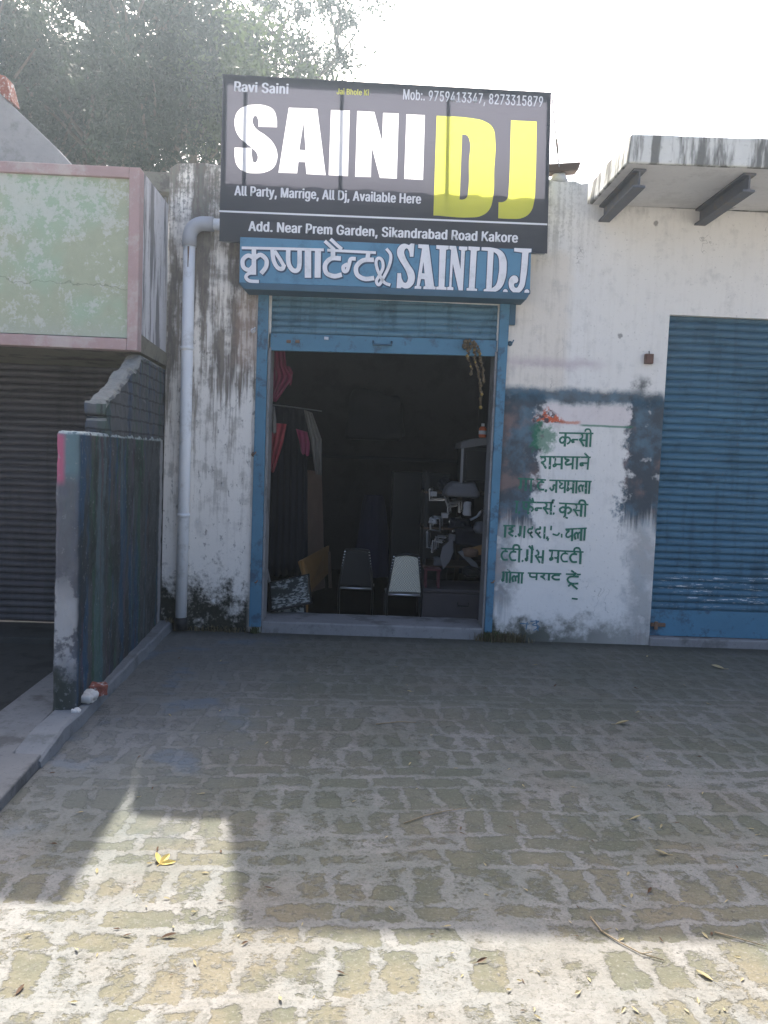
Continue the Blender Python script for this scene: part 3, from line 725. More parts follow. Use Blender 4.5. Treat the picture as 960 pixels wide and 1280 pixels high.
for k, s in enumerate([[(200, 596), (244, 600)], [(236, 590), (230, 626)], [(252, 586), (294, 586), (262, 604), (296, 612), (268, 632)], [(280, 580), (290, 634)]]):
    ribbon(sw, [A8(a) + Vector((0, -.0022, 0)) for a in s], .008, .0002 * k)
sw.build('scrawled_mark', 'scrawl', front)

# ================================================================== BLUE FASCIA BOARD
BY = -.222
fb = empty('shop_name_board', (.1, -.06, 2.84), 'blue painted tin name board with white hand painted letters over the open shutter', 'name board')
bq = [P(300, 296, BY), P(664, 312, BY), P(662.5, 366, BY), P(299, 353, BY)]
MB().prism([bq[3], bq[2], bq[1], bq[0]], (0, .022, 0)).build('board_panel', 'board', fb, bevel=.004)
lo = [bq[3] + Vector((-.005, -.012, -.002)), bq[2] + Vector((.0, -.012, -.002))]
MB().hexa([lo[0] + Vector((.05, .0, -.05)), lo[1] + Vector((-.03, .0, -.055)), lo[1] + Vector((-.03, .22, -.055)), lo[0] + Vector((.05, .22, -.05))],
          [lo[0], lo[1], lo[1] + Vector((0, .228, 0)), lo[0] + Vector((0, .228, 0))]).build('board_ledge', 'dblue', fb, bevel=.004)
Z1 = lambda a: P(290 + a[0] / 4.8, 290 + a[1] / 4.8, BY)
Z2 = lambda a: P(480 + a[0] / 4.8, 290 + a[1] / 4.8, BY)
dev = [([(62, 96), (330, 102), (548, 108)], 15), ([(575, 110), (860, 125)], 15),
 ([(132, 100), (132, 252)], 25), ([(132, 158), (98, 142), (66, 168), (70, 212), (104, 228), (132, 200)], 23), ([(136, 158), (172, 138), (206, 168), (204, 210), (178, 246)], 24), ([(134, 246), (100, 250), (84, 272), (106, 294), (158, 298)], 19),
 ([(243, 108), (250, 170), (274, 214), (302, 222), (312, 200)], 23), ([(258, 118), (286, 160), (312, 205)], 20),
 ([(338, 108), (340, 190), (370, 232), (402, 216), (406, 112)], 25), ([(456, 108), (456, 268)], 36), ([(516, 108), (514, 268)], 34),
 ([(606, 112), (606, 158)], 26), ([(648, 160), (596, 160), (560, 196), (566, 246), (612, 266), (654, 258)], 25), ([(560, 58), (588, 84), (612, 106)], 19), ([(594, 46), (628, 78), (656, 102)], 19),
 ([(738, 162), (712, 164), (702, 196), (690, 232), (672, 236), (668, 210), (690, 196)], 21),
 ([(818, 128), (812, 166)], 24), ([(846, 168), (786, 172), (746, 210), (752, 258), (796, 282), (848, 278)], 25),
 ([(928, 104), (952, 140), (944, 200), (908, 276), (882, 318), (866, 296), (884, 262), (906, 214), (900, 170), (878, 158), (864, 182), (876, 236), (910, 300), (946, 318)], 17)]
ol = MB(); wl = MB()
for k, (s, wd) in enumerate(dev):
    pts = [Z1(a) for a in s]
    ribbon(ol, [p + Vector((.006, 0, -.006)) for p in pts], (wd + 9) / 4.8 / 150, .003 + .0001 * k)
    ribbon(wl, pts, wd / 4.8 / 150, .0055 + .0001 * k)
K = 1
slab = [
 [[(80, 248, 1), (102, 248, 1), (108, 285, 0), (128, 306, 0), (142, 288, 0), (138, 252, 0), (118, 210, 0), (92, 168, 0), (78, 128, 0), (88, 90, 0), (118, 72, 0), (150, 80, 1), (162, 70, 1), (182, 72, 1), (176, 150, 1), (155, 150, 1), (150, 118, 0), (135, 100, 0), (122, 114, 0), (126, 146, 0), (152, 196, 0), (180, 242, 0), (184, 288, 0), (166, 325, 0), (132, 341, 0), (106, 332, 1), (97, 342, 1), (75, 340, 1)]],
 [[(205, 75, 1), (268, 78, 1), (300, 328, 1), (310, 330, 1), (308, 350, 1), (235, 347, 1), (237, 328, 1), (247, 326, 1), (243, 285, 1), (222, 283, 1), (213, 325, 1), (224, 328, 1), (222, 346, 1), (182, 344, 1), (184, 326, 1), (195, 323, 1), (228, 100, 1), (205, 97, 1)], [(236, 180, 1), (243, 250, 1), (226, 248, 1)]],
 [[(314, 80, 1), (388, 84, 1), (387, 105, 1), (372, 108, 1), (362, 330, 1), (375, 333, 1), (374, 353, 1), (312, 350, 1), (313, 330, 1), (327, 328, 1), (333, 105, 1), (313, 102, 1)]],
 [[(392, 84, 1), (432, 86, 1), (458, 225, 1), (463, 112, 1), (449, 106, 1), (450, 88, 1), (500, 90, 1), (499, 110, 1), (485, 114, 1), (472, 358, 1), (448, 356, 1), (412, 190, 1), (404, 330, 1), (416, 334, 1), (415, 353, 1), (378, 351, 1), (379, 332, 1), (390, 329, 1), (402, 108, 1), (391, 104, 1)]],
 [[(506, 88, 1), (574, 92, 1), (573, 112, 1), (556, 115, 1), (543, 340, 1), (558, 343, 1), (557, 361, 1), (494, 358, 1), (495, 338, 1), (508, 336, 1), (520, 112, 1), (505, 108, 1)]],
 [[(585, 92, 1), (650, 96, 0), (702, 114, 0), (730, 158, 0), (735, 215, 0), (724, 290, 0), (698, 340, 0), (660, 361, 0), (597, 362, 1), (598, 345, 1), (612, 342, 1), (622, 115, 1), (584, 112, 1)], [(657, 120, 1), (680, 140, 0), (690, 195, 0), (684, 270, 0), (670, 318, 0), (645, 340, 1)]],
 [[(780, 97, 1), (884, 102, 1), (883, 122, 1), (866, 126, 1), (850, 280, 0), (832, 342, 0), (796, 368, 0), (762, 352, 0), (747, 312, 0), (758, 274, 0), (784, 262, 0), (803, 280, 0), (798, 304, 0), (780, 312, 0), (790, 336, 0), (808, 318, 0), (816, 270, 0), (828, 125, 1), (780, 118, 1)]],
 [[(727 + 14 * math.cos(a), 358 + 14 * math.sin(a), 0) for a in np.linspace(0, 5.5, 8)]],
 [[(856 + 15 * math.cos(a), 360 + 15 * math.sin(a), 0) for a in np.linspace(0, 5.5, 8)]]]
for k, ct in enumerate(slab):
    vs, fs = outline_mesh(ct)
    wl.raw([Z2(v) + Vector((0, -.0075 - .0001 * (k % 2), 0)) for v in vs], fs)
    for dx, dz in ((.008, -.006), (-.005, .004), (.008, .004), (-.004, -.007)):   # painted outline
        ol.raw([Z2(v) + Vector((dx, -.0036 - .0002 * k - (.0001 if dx > 0 else .00005) - (.00003 if dz > 0 else 0), dz)) for v in vs], fs)
ol.build('letter_outline', 'navy', fb); wl.build('white_lettering', 'white', fb)

# ================================================================== FLEX BANNER
SY = -.185
fx = empty('flex_banner', (.05, SY, 3.1), 'large black flex banner on a steel frame with white and yellow letters', 'banner')
c4 = lambda a: (270 + a[0] / 4.174, 80 + a[1] / 4.174)
c5 = lambda a: (480 + a[0] / 3.84, 90 + a[1] / 3.84)
def tr(cts, f): return [[(*(lambda q: (q.x, q.z))(P(*f(p), SY)), p[2]) for p in ct] for ct in cts]
S_ = [[(97, 436, 1), (187, 438, 1), (188, 485, 0), (200, 514, 0), (216, 500, 0), (214, 468, 0), (190, 440, 0), (150, 408, 0), (115, 372, 0), (98, 325, 0), (98, 285, 0), (115, 245, 0), (152, 220, 0), (205, 212, 0), (262, 218, 0), (300, 240, 0), (316, 285, 0), (318, 330, 1), (222, 327, 1), (220, 290, 0), (206, 270, 0), (192, 286, 0), (194, 314, 0), (214, 342, 0), (258, 372, 0), (300, 415, 0), (319, 462, 0), (317, 505, 0), (300, 540, 0), (262, 563, 0), (205, 570, 0), (150, 562, 0), (112, 533, 0), (98, 490, 0)]]
A_ = [[(380, 228, 1), (528, 234, 1), (572, 580, 1), (472, 574, 1), (466, 512, 1), (430, 510, 1), (423, 570, 1), (326, 567, 1)], [(457, 300, 1), (468, 450, 1), (434, 448, 1)]]
I_ = [[(600, 240, 1), (698, 243, 1), (688, 585, 1), (588, 580, 1)]]
N_ = [[(737, 245, 1), (826, 250, 1), (867, 408, 1), (872, 255, 1), (953, 258, 1), (943, 598, 1), (855, 594, 1), (812, 428, 1), (808, 590, 1), (726, 588, 1)]]
I2 = [[(108, 203, 1), (196, 207, 1), (187, 518, 1), (97, 513, 1)]]
D_ = [[(253, 210, 1), (420, 222, 0), (485, 238, 0), (522, 268, 0), (534, 325, 0), (529, 470, 0), (522, 610, 0), (503, 664, 0), (465, 691, 0), (420, 698, 0), (237, 688, 1)], [(375, 300, 1), (396, 303, 0), (410, 325, 0), (408, 430, 0), (404, 570, 0), (396, 603, 0), (380, 612, 0), (363, 612, 1)]]
J_ = [[(610, 232, 1), (733, 238, 1), (727, 520, 0), (720, 625, 0), (702, 674, 0), (665, 700, 0), (605, 705, 0), (548, 702, 1), (550, 625, 1), (574, 623, 0), (592, 608, 0), (598, 570, 0)]]
wht = [tr(S_, c4), tr(A_, c4), tr(I_, c4), tr(N_, c4), tr(I2, c5)]; yel = [tr(D_, c5), tr(J_, c5)]
cs = [P(278.5, 94, SY), P(689, 117, SY), P(684, 317, SY), P(274, 301.5, SY)]
sheet = [[(p.x, p.z, 1) for p in cs]]
lip = lambda v: Vector((v[0], SY, v[1]))
vs, fs = outline_mesh(sheet + [c for g in wht + yel for c in g])
MB().raw([lip(v) for v in vs], fs).build('black_sheet', 'flexb', fx)
for g, mname, nm in ((wht, 'flexw', 'white_lettering'), (yel, 'flexy', 'yellow_lettering')):
    mb = MB()
    for ct in g:
        v_, f_ = outline_mesh(ct); mb.raw([lip(v) for v in v_], f_)
    mb.build(nm, mname, fx)
sm_ = MB()
for body, a, b, cap, bold in (('Ravi Saini', (293.5, 114.3), (360, 117.6), 11.3, .06), ('Mob:. 9759413347, 8273315879', (504, 124.4), (678, 133.6), 11.8, .025),
                        ('All Party, Marrige, All Dj, Available Here', (293.5, 244.2), (525.6, 254.8), 11.2, .055), ('Add. Near Prem Garden, Sikandrabad Road Kakore', (311, 288.6), (646.5, 303.3), 11.4, .06)):
    sm_.raw(*put_text(body, P(*a, SY), P(*b, SY), cap / 154, bold, Vector((0, -.003, 0))))
a, b = P(274, 264, SY), P(684, 280.6, SY)
sm_.raw([a + Vector((0, -.003, -.007)), b + Vector((0, -.003, -.007)), b + Vector((0, -.003, .007)), a + Vector((0, -.003, .007))], [(0, 1, 2, 3)])
sm_.build('small_lettering', 'flext', fx)
ys = MB(); ys.raw(*put_text('Jai Bhole Ki', P(421, 117.9, SY), P(460.7, 119.6, SY), 6.6 / 154, .04, Vector((0, -.003, 0)))); ys.build('yellow_motto', 'flexty', fx)
fr = MB(); T = .03
def bar(mb, a, b, ww, dd=T):
    d = (b - a).normalized(); n = Vector((-d.z, 0, d.x)) * ww / 2
    mb.prism([a - n + Vector((0, .006, 0)), a + n + Vector((0, .006, 0)), b + n + Vector((0, .006, 0)), b - n + Vector((0, .006, 0))], (0, dd, 0))
ins = .016
c_ = [cs[0] + Vector((ins, 0, -ins)), cs[1] + Vector((-ins, 0, -ins)), cs[2] + Vector((-ins, 0, ins)), cs[3] + Vector((ins, 0, ins))]
for i in range(4): bar(fr, c_[i], c_[(i + 1) % 4], T, T + .001 * i)
for u in (.068, .36, .685): bar(fr, cs[0].lerp(cs[1], u) + Vector((0, .002, -.03)), cs[3].lerp(cs[2], u + .002) + Vector((0, .002, .03)), .026, .025)
fr.build('steel_frame', 'steel', fx)
# top edge: flex folded over the frame
tp = MB(); tp.raw([cs[0] + Vector((-.004, -.002, -.004)), cs[1] + Vector((.004, -.002, -.004)), cs[1] + Vector((.004, -.002, .008)), cs[0] + Vector((-.004, -.002, .008)), cs[1] + Vector((.004, .04, .008)), cs[0] + Vector((-.004, .04, .008))], [(0, 1, 2, 3), (3, 2, 4, 5)])
tp.build('folded_edge', 'flexb', fx)
# brackets holding the frame off the wall
bk = MB()
for x in (-1.0, .1, 1.2):
    for z in (3.2, 3.6): BX(x - .012, x + .012, SY + .04, .002, z - .012, z + .012).build('wall_bracket', 'steel', fx)
# stay wire
wr = empty('stay_wire', tuple(P(691, 122, SY)), 'thin steel stay wire with turnbuckle tying the banner to the parapet', 'wire')
a, b = P(690, 121, SY), Vector((1.52, .1, 3.80)); m = a.lerp(b, .55)
MB().tube([a, m + Vector((0, 0, -.01)), b], .005, 6).build('wire_strand', 'steel', wr)
MB().tube([m + (a - b).normalized() * .05, m - (a - b).normalized() * .05], .009, 8).build('turnbuckle', 'rust', wr)

# ================================================================== RIGHT BUILDING
rb = empty('neighbour_building', (3.4, 0, 0), 'white painted shop on the right with closed blue shutter and concrete canopy', 'shop')
rw = MB(); y0 = .004
rw.box(1.721, 2.455, y0, .24, -.12, 3.62); rw.box(2.455, 4.62, y0, .24, 2.765, 3.62); rw.box(4.62, 5.6, y0, .24, -.12, 3.62)
rw.build('front_wall', 'wall', rb)
BX(1.73, 5.6, .24, 4.6, -.12, 3.62).build('rear_block', 'gable', rb)
cn = MB().hexa([(1.745, -.9, 3.62), (5.8, -.9, 3.66), (5.8, 4.6, 3.66), (1.735, 4.6, 3.62)], [(1.76, -.905, 3.815), (5.8, -.905, 3.87), (5.8, 4.6, 3.87), (1.75, 4.6, 3.82)])
can = cn.build('canopy_slab', 'coping', rb, bevel=.012); rough(can, .016, .15, 5)
MB().raw([(1.76, -.885, 3.6165), (5.7, -.885, 3.6545), (5.7, -.0, 3.6545), (1.76, -.0, 3.6165)], [(0, 3, 2, 1)]).build('soffit', 'soffit', rb)
def ibeam(x, zt):
    w2, h, tf = .045, .13, .014
    pr = [(-w2, 0), (w2, 0), (w2, -tf), (.006, -tf - .004), (.006, -h + tf + .004), (w2, -h + tf), (w2, -h), (-w2, -h), (-w2, -h + tf), (-.006, -h + tf + .004), (-.006, -tf - .004), (-w2, -tf)]
    return MB().prism([(x + a, -.82, zt + b) for a, b in pr], (0, .84, 0))
for x in (1.865, 2.655, 3.44, 4.25): ibeam(x, 3.612 + (x - 1.8) * .0095).build('steel_joist', 'ibeam', rb)
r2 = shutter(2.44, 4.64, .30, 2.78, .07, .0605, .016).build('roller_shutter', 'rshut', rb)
BX(2.44, 4.64, .055, .075, .075, .30).build('bottom_rail', 'blue', r2)
lk = MB().box(2.475, 2.60, .03, .054, .155, .185); lk.box(2.50, 2.53, .02, .032, .13, .20); lk.build('lock_hasp', 'rust', r2, bevel=.004)
o = MB().box(2.455, 4.62, -.02, .2, -.12, .07).build('door_sill', 'step', rb, bevel=.01); rough(o, .012, .1, 3)
mbx = P(810, 449, 0)
ob = empty('junction_box', (mbx.x, -.03, mbx.z), 'small brown square junction box on the white wall beside the right shutter', 'junction box')
MB().box(mbx.x - .033, mbx.x + .033, -.042, .003, mbx.z - .04, mbx.z + .04).build('box_body', 'zinc', ob, bevel=.004)
MB().box(mbx.x - .028, mbx.x + .028, -.049, -.0425, mbx.z - .035, mbx.z + .035).build('cover_plate', 'zinc', ob, bevel=.003)
MB().tube([(mbx.x, -.02, mbx.z + .04), (mbx.x + .002, -.008, mbx.z + .065)], .004, 6).build('cable', 'black', ob)

# ================================================================== LEFT BUILDING
lb = empty('green_shop_building', (-3.2, 0, 0), 'old shop on the left with flaking green parapet, pink border and brown shutter', 'shop')
XR, YF, ZB, ZT = -1.615, -.95, 2.17, 3.41
MB().box(-6.0, XR - .07, YF + .03, YF + .09, 2.26, ZT - .07).build('green_panel', 'green', lb)
bd = MB()
bd.box(-6.0, XR - .075, YF, YF + .10, ZT - .072, ZT); bd.box(XR - .075, XR, YF, YF + .10, ZB + .003, ZT)
bd.box(-6.0, XR - .075, YF, YF + .10, ZB + .003, ZB + .082)
o = bd.build('pink_border', 'pink', lb, bevel=.006)
MB().hexa([(-1.74, YF + .101, ZB + .13), (XR - .002, YF + .101, ZB + .13), (-1.662, -.005, ZB + .10), (-1.79, -.005, ZB + .10)], [(-1.74, YF + .101, ZT - .002), (XR - .002, YF + .101, ZT - .002), (-1.662, -.005, 3.455), (-1.79, -.005, 3.455)]).build('parapet_return', 'side', lb)
MB().hexa([(-6, YF + .101, ZB + .004), (XR - .006, YF + .101, ZB + .004), (-1.664, .3, ZB), (-6, .3, ZB)], [(-6, YF + .101, ZB + .128), (XR - .006, YF + .101, ZB + .128), (-1.664, .3, ZB + .098), (-6, .3, ZB + .098)]).build('canopy_slab', 'stained', lb)
MB().box(-6, -1.68, .30, .5, ZB + .0, 3.40).build('upper_wall', 'side', lb)
MB().box(-6, -1.80, .5, 4.5, 2.3, 2.42).build('roof_slab', 'gable', lb)
ls = shutter(-4.7, -1.80, -.04, ZB + .01, .30, .0585, .016)
ls.build('roller_shutter', 'bshut', lb)
MB().box(-1.80, -1.665, .28, .5, -.12, ZB).build('pier', 'sunk', lb)
MB().box(-6, -4.7, .28, .5, -.12, ZB).build('pier', 'sunk', lb)
o = MB().box(-4.8, -1.70, -.25, .29, -.12, -.045).build('door_step', 'sunk', lb, bevel=.015); rough(o, .015, .1, 3)
# sloping stair wall above it
gx = [P(-60, 58, 2.0), P(0, 117, 2.0), P(40, 155, 2.0), P(70, 184, 2.0), P(92, 208, 2.0)]
pts = [(g.x, 2.0, g.z) for g in gx] + [(gx[-1].x, 2.0, 2.42), (gx[0].x - .6, 2.0, 2.42), (gx[0].x - .6, 2.0, gx[0].z)]
sw_ = empty('stair_wall', (-4.2, 2.1, 2.42), 'sloping grey cement stair wall above the green parapet', 'wall')
MB().prism(pts[::-1], (0, .14, 0)).build('wall_slope', 'gable', sw_, bevel=.01)
rd = [P(-5, 92, 1.99), P(8, 96, 1.99), P(16, 128, 1.99), P(8, 124, 1.99), P(-5, 111, 1.99)]
MB().prism([(q.x, 1.97, q.z) for q in rd][::-1], (0, .2, 0)).build('brick_end', 'redbrick', sw_, bevel=.01)
# flat roofed block far behind with a grille
fbk = empty('rear_outhouse', (-2.6, 3.2, 2.4), 'grey flat roofed outhouse with vent grille seen in the gap beside the parapet', 'outhouse')
MB().box(-4.6, -1.6, 5.2, 5.4, 2.2, 5.15).build('outhouse_wall', 'stained', fbk)
MB().box(-4.8, -1.4, 5.0, 7.5, 5.15, 5.42).build('flat_roof', 'stained', fbk)
gl_ = MB()
for i in range(14): gl_.box(-3.35 + i * .06, -3.325 + i * .06, 5.15, 5.19, 4.93, 5.12)
gl_.build('vent_grille', 'gable', fbk)

# ================================================================== PARTITION WALL
pw = empty('partition_wall', (-1.6, -1.2, 0), 'dark paint streaked low partition wall stepping up in broken brick to the green canopy', 'wall')
b4 = [(-1.645, -2.31, -.1), (-1.515, -2.30, -.1), (-1.662, -.012, -.1), (-1.795, -.012, -.1)]
t4 = [(-1.63, -2.31, 1.575), (-1.515, -2.30, 1.575), (-1.664, -.012, 1.595), (-1.795, -.012, 1.59)]
o = MB().hexa(b4, t4).build('rendered_wall', 'part', pw, bevel=.02); rough(o, .018, .05, 5)
def wx(y, side): return (np.interp(y, [-2.3, 0], [-1.515, -1.662]) - (.125 if side else .004))
ub = MB(); from mathutils import noise as mnz
pz = [(-1.765, 1.76), (-1.72, 1.79), (-1.50, 1.86), (-1.28, 1.955), (-1.10, 2.04), (-1.0, 2.055), (-.93, 2.10), (-.80, 2.165), (0, 2.165)]
ny, nx, nz = 70, 9, 16
def jit(v, a=.016): return Vector(v) + Vector((mnz.noise(Vector(v) * 13), mnz.noise(Vector(v) * 13 + Vector((9, 2, 4))), mnz.noise(Vector(v) * 13 + Vector((3, 8, 1))))) * a + Vector((0, 0, .5 * a * mnz.noise(Vector(v) * 31)))
def sect(y):
    zt_ = float(np.interp(y, [q[0] for q in pz], [q[1] for q in pz])) + (.014 * mnz.noise((y * 9, 1, 3)) if y < -.82 else 0)
    xl, xr = wx(y, 1), wx(y, 0); pts = []
    for k in range(nz + 1): pts.append((xl, y, 1.57 + (zt_ - .03 - 1.57) * k / nz))
    for k in range(1, nx):
        u = k / nx; pts.append((xl + (xr - xl) * u, y, zt_ - .03 * (2 * u - 1) ** 4))
    for k in range(nz, -1, -1): pts.append((xr, y, 1.57 + (zt_ - .03 - 1.57) * k / nz))
    return pts
rows_ = []
for i in range(ny + 1):
    y = -1.765 + (1.765 - .012) * i / ny
    rows_.append([jit(q) if q[2] < 2.14 else Vector(q) for q in sect(y)])
m_ = len(rows_[0]); vs = [q for r in rows_ for q in r]
fs = [(i * m_ + k, i * m_ + k + 1, (i + 1) * m_ + k + 1, (i + 1) * m_ + k) for i in range(ny) for k in range(m_ - 1)]
# near end: stacked brick ends with a recessed joint
ub.raw(vs, fs)
for z0, z1, d in ((1.57, 1.668, .0), (1.668, 1.684, .022), (1.684, 1.765, -.012)):
    ub.grid(lambda u, v: jit((wx(-1.765, 1) + (wx(-1.765, 0) - wx(-1.765, 1)) * u, -1.765 + d + .012 * (2 * v - 1) ** 4, z0 + (z1 - z0) * v), .010), 10, 6)
ub.build('broken_brickwork', 'obrick', pw)

# ================================================================== DRAINPIPE
dp = empty('drainpipe', (-1.48, -.06, .02), 'pale plastic drainpipe with grey elbow running down the left pier', 'pipe')
pxx = -1.475; ry = -.062; rp = .047; el = P(250, 283, ry); zt = P(232, 300, ry)
MB().tube([(pxx - .005, ry, .10), (pxx, ry, 1.6), (pxx, ry, zt.z)], rp, 18).build('down_pipe', 'pvc', dp, smooth=True)
MB().tube([(el.x - .01, ry, el.z + .022), (-.9, ry, el.z + .018), (-.2, ry, el.z + .012)], rp - .002, 18).build('cross_pipe', 'pvc', dp, smooth=True)
pe = []
for k in range(9):
    a = math.pi / 2 * k / 8; rr2 = .11; pe.append((pxx + rr2 - rr2 * math.cos(a), ry, el.z + .022 - rr2 + rr2 * math.sin(a)))
pe = [(pxx, ry, el.z - .16)] + pe + [(pxx + .19, ry, el.z + .022)]
MB().tube(pe, rp + .010, 18).build('elbow', 'pvcd', dp, smooth=True)
MB().tube([(pxx - .005, ry, .02), (pxx - .005, ry, .12)], [rp + .010, rp + .008], 18).build('pipe_shoe', 'dgrey', dp, smooth=True)
MB().tube([(pxx + .004, ry - rp - .002, zt.z - .06), (pxx + .002, ry - rp - .001, zt.z - .22)], [.008, .003], 6).build('rust_drip', 'rust', dp)
for z in (.95, 2.3): MB().tube([(pxx - .002, ry, z), (pxx - .002, ry, z + .03)], rp + .006, 18).build('pipe_clip', 'pvc', dp, smooth=True)

# hooks on the wall
def hook(px, py, mat, label):
    q = P(px, py, -.02); e = empty('wall_hook', tuple(q), label, 'hook')
    MB().tube([q + Vector((0, .03, 0)), q + Vector((0, -.012, 0)), q + Vector((.012, -.03, .004)), q + Vector((.022, -.022, .022))], .006, 6).build('hook_rod', mat, e, smooth=True)
    MB().lathe(q + Vector((0, .018, 0)), [(.018, -.006), (.022, 0), (.014, .006)], 10, Matrix.Rotation(R(90), 3, 'X')).build('hook_plate', mat, e, smooth=True)
hook(316, 413, 'white', 'white porcelain hook beside the top of the left shutter guide')
hook(317, 568, 'rust', 'rusty bolt sticking out halfway up beside the left shutter guide')
hook(319, 728, 'rust', 'rusty bolt sticking out low beside the left shutter guide')
hook(638, 429, 'dblue', 'dark hook on the wall beside the top of the right shutter guide')
hook(614, 728, 'rust', 'rusty bolt low beside the right shutter guide')

# rubble on the parapet
def stone(name, c, s, seed, mat, label, cat, rot=0.0, group=None):
    r3 = random.Random(seed); mb = MB(); nu, nv = 9, 14; ph = [r3.random() * 6.28 for _ in range(6)]
    Rz = Matrix.Rotation(rot, 3, 'Z'); vs = []
    mb2 = MB()
    def f(u, v):
        th = math.pi * u; ph2 = 2 * math.pi * v
        d = Vector((math.sin(th) * math.cos(ph2), math.sin(th) * math.sin(ph2), math.cos(th)))
        k = 1 + .16 * math.sin(3 * d.x + ph[0]) + .14 * math.sin(4 * d.y + ph[1]) + .12 * math.sin(5 * d.z + ph[2]) + .07 * math.sin(9 * d.x + 7 * d.y + ph[3])
        q = Vector([math.copysign(abs(t) ** .62, t) for t in d]) * k
        return Vector(c) + Rz @ Vector((q.x * s[0], q.y * s[1], max(q.z, -.85) * s[2]))
    mb.grid(f, nu * 2, nv * 2)
    o = mb.build(name, mat); tag(o, label, cat, group)
    for p in o.data.polygons: p.use_smooth = (seed % 2 == 0)
    return o
q = P(704, 215, .1)
lg = empty('wood_block', (1.53, .11, 3.86), 'weathered wooden block lying on the parapet behind the banner stay wire', 'wood block')
MB().hexa([(1.36, .04, 3.865), (1.64, .03, 3.895), (1.64, .15, 3.895), (1.36, .16, 3.865)], [(1.36, .04, 3.935), (1.66, .03, 3.965), (1.66, .15, 3.965), (1.36, .16, 3.935)]).build('block', 'wood', lg, bevel=.012)
stone('cement_lump', (1.50, .09, 3.83), (.07, .05, .04), 4, 'stone', 'grey cement lump under the wooden block on the parapet', 'stone')
k1, k2, k3 = G(107, 879, .074), G(121, 868, .074), G(96, 889, .074)
stone('whitewashed_stone', (k1.x + .0, k1.y + .03, .10), (.05, .045, .032), 8, 'stone', 'rounded whitewashed stone sitting on the kerb against the partition wall', 'stone')
stone('brick_piece', (k2.x + .01, k2.y, .105), (.05, .04, .036), 5, 'redbrick', 'broken red brick piece with white paint on the kerb', 'brick', .4)
stone('small_stone', (k3.x, k3.y, .062), (.022, .025, .028), 11, 'stone', 'small grey stone at the end of the partition wall', 'stone')

# ================================================================== INSIDE THE SHOP
FZ = -.118
# ---- chairs
def chair(label, mat_back, loc, rz, nm='metal_chair'):
    e = empty(nm, (0, 0, 0), label, 'chair', 'low metal chairs in the shop')
    # frame: one bent tube each side, local coords: seat front is -y
    for s in (-1, 1):
        MB().tube([(s * .15, .17, .0), (s * .155, .17, .40), (s * .15, .19, .46), (s * .105, .25, .77)], .011, 8).build('rear_leg', 'black', e, smooth=True, local=True)
        MB().tube([(s * .16, -.16, .0), (s * .16, -.15, .40)], .011, 8).build('leg', 'black', e, smooth=True, local=True)
    MB().tube([(-.16, -.15, .40), (.16, -.15, .40), (.155, .17, .41), (-.155, .17, .41), (-.16, -.15, .40)], .011, 8).build('seat_frame', 'chrome', e, smooth=True, local=True)
    MB().box(-.15, .15, -.14, .16, .402, .418).build('seat', mat_back, e, bevel=.006, local=True)
    bkm = MB()
    def f(u, v):
        hw = .142 - .042 * u; x = -hw + 2 * hw * v
        return Vector((x, .185 + .075 * u - .012 * math.sin(math.pi * v), .44 + .33 * u - .02 * u * (2 * v - 1) ** 2))
    bkm.grid(f, 10, 10); bkm.build('backrest', mat_back, e, solid=.012, local=True)
    for s in (-1, 1):
        tk = MB()
        for i in range(13):
            u = i / 12; hw = .145 - .042 * u
            tk.tube([(s * hw, .18 + .075 * u, .44 + .32 * u), (s * (hw + .012), .185 + .075 * u, .436 + .32 * u)], .0045, 5)
        tk.build('edge_lacing', 'chrome', e, local=True)
    MB().tube([(-.105, .25, .77), (0, .262, .785), (.105, .25, .77)], .011, 8).build('top_rail', 'black', e, smooth=True, local=True)
    e.location = loc; e.rotation_euler = (0, 0, rz); return e
q = P(503, 735, .75)
chair('low chair with pale woven back facing the shop doorway', 'weave', (q.x, .55, FZ), R(180))
q = P(445, 735, .85)
chair('low chair with dark back beside the pale woven chair', 'dgrey', (q.x, .8, FZ), R(180))
# stacked woven seats at the left
sk = empty('folded_chair', (-.72, .45, FZ), 'upper folded chair with dark and pale weave leaning inside the left jamb', 'chair', 'folded chairs by the left jamb')
Q = Matrix.Translation((-.63, .42, .27)) @ Matrix.Rotation(R(-14), 4, 'Y') @ Matrix.Rotation(R(38), 4, 'X')
MB().box(-.17, .17, -.16, .16, -.012, .012, Q).build('seat_panel', 'weaved', sk, bevel=.006)
MB().tube([Q @ Vector(v) for v in ((-.18, -.17, 0), (.18, -.17, 0), (.18, .17, 0), (-.18, .17, 0), (-.18, -.17, 0))], .012, 8).build('seat_frame', 'black', sk)
MB().tube([Q @ Vector((-.18, .17, 0)), Q @ Vector((-.2, .4, .06))], .011, 8).build('back_post', 'chrome', sk)
sk2 = empty('folded_chair', (-.70, .5, FZ), 'lower folded chair standing on the floor inside the left jamb', 'chair', 'folded chairs by the left jamb')
Q = Matrix.Translation((-.66, .50, .10)) @ Matrix.Rotation(R(-6), 4, 'Y') @ Matrix.Rotation(R(60), 4, 'X')
MB().box(-.15, .15, -.16, .12, -.012, .012, Q).build('seat_panel', 'weaved', sk2, bevel=.006)
MB().tube([Q @ Vector(v) for v in ((-.16, -.17, 0), (.16, -.17, 0), (.16, .13, 0), (-.16, .13, 0), (-.16, -.17, 0))], .012, 8).build('seat_frame', 'black', sk2)
for x in (-.78, -.54): MB().tube([(x, .42, FZ), (x + .02, .60, .12)], .011, 8).build('leg', 'black', sk2)
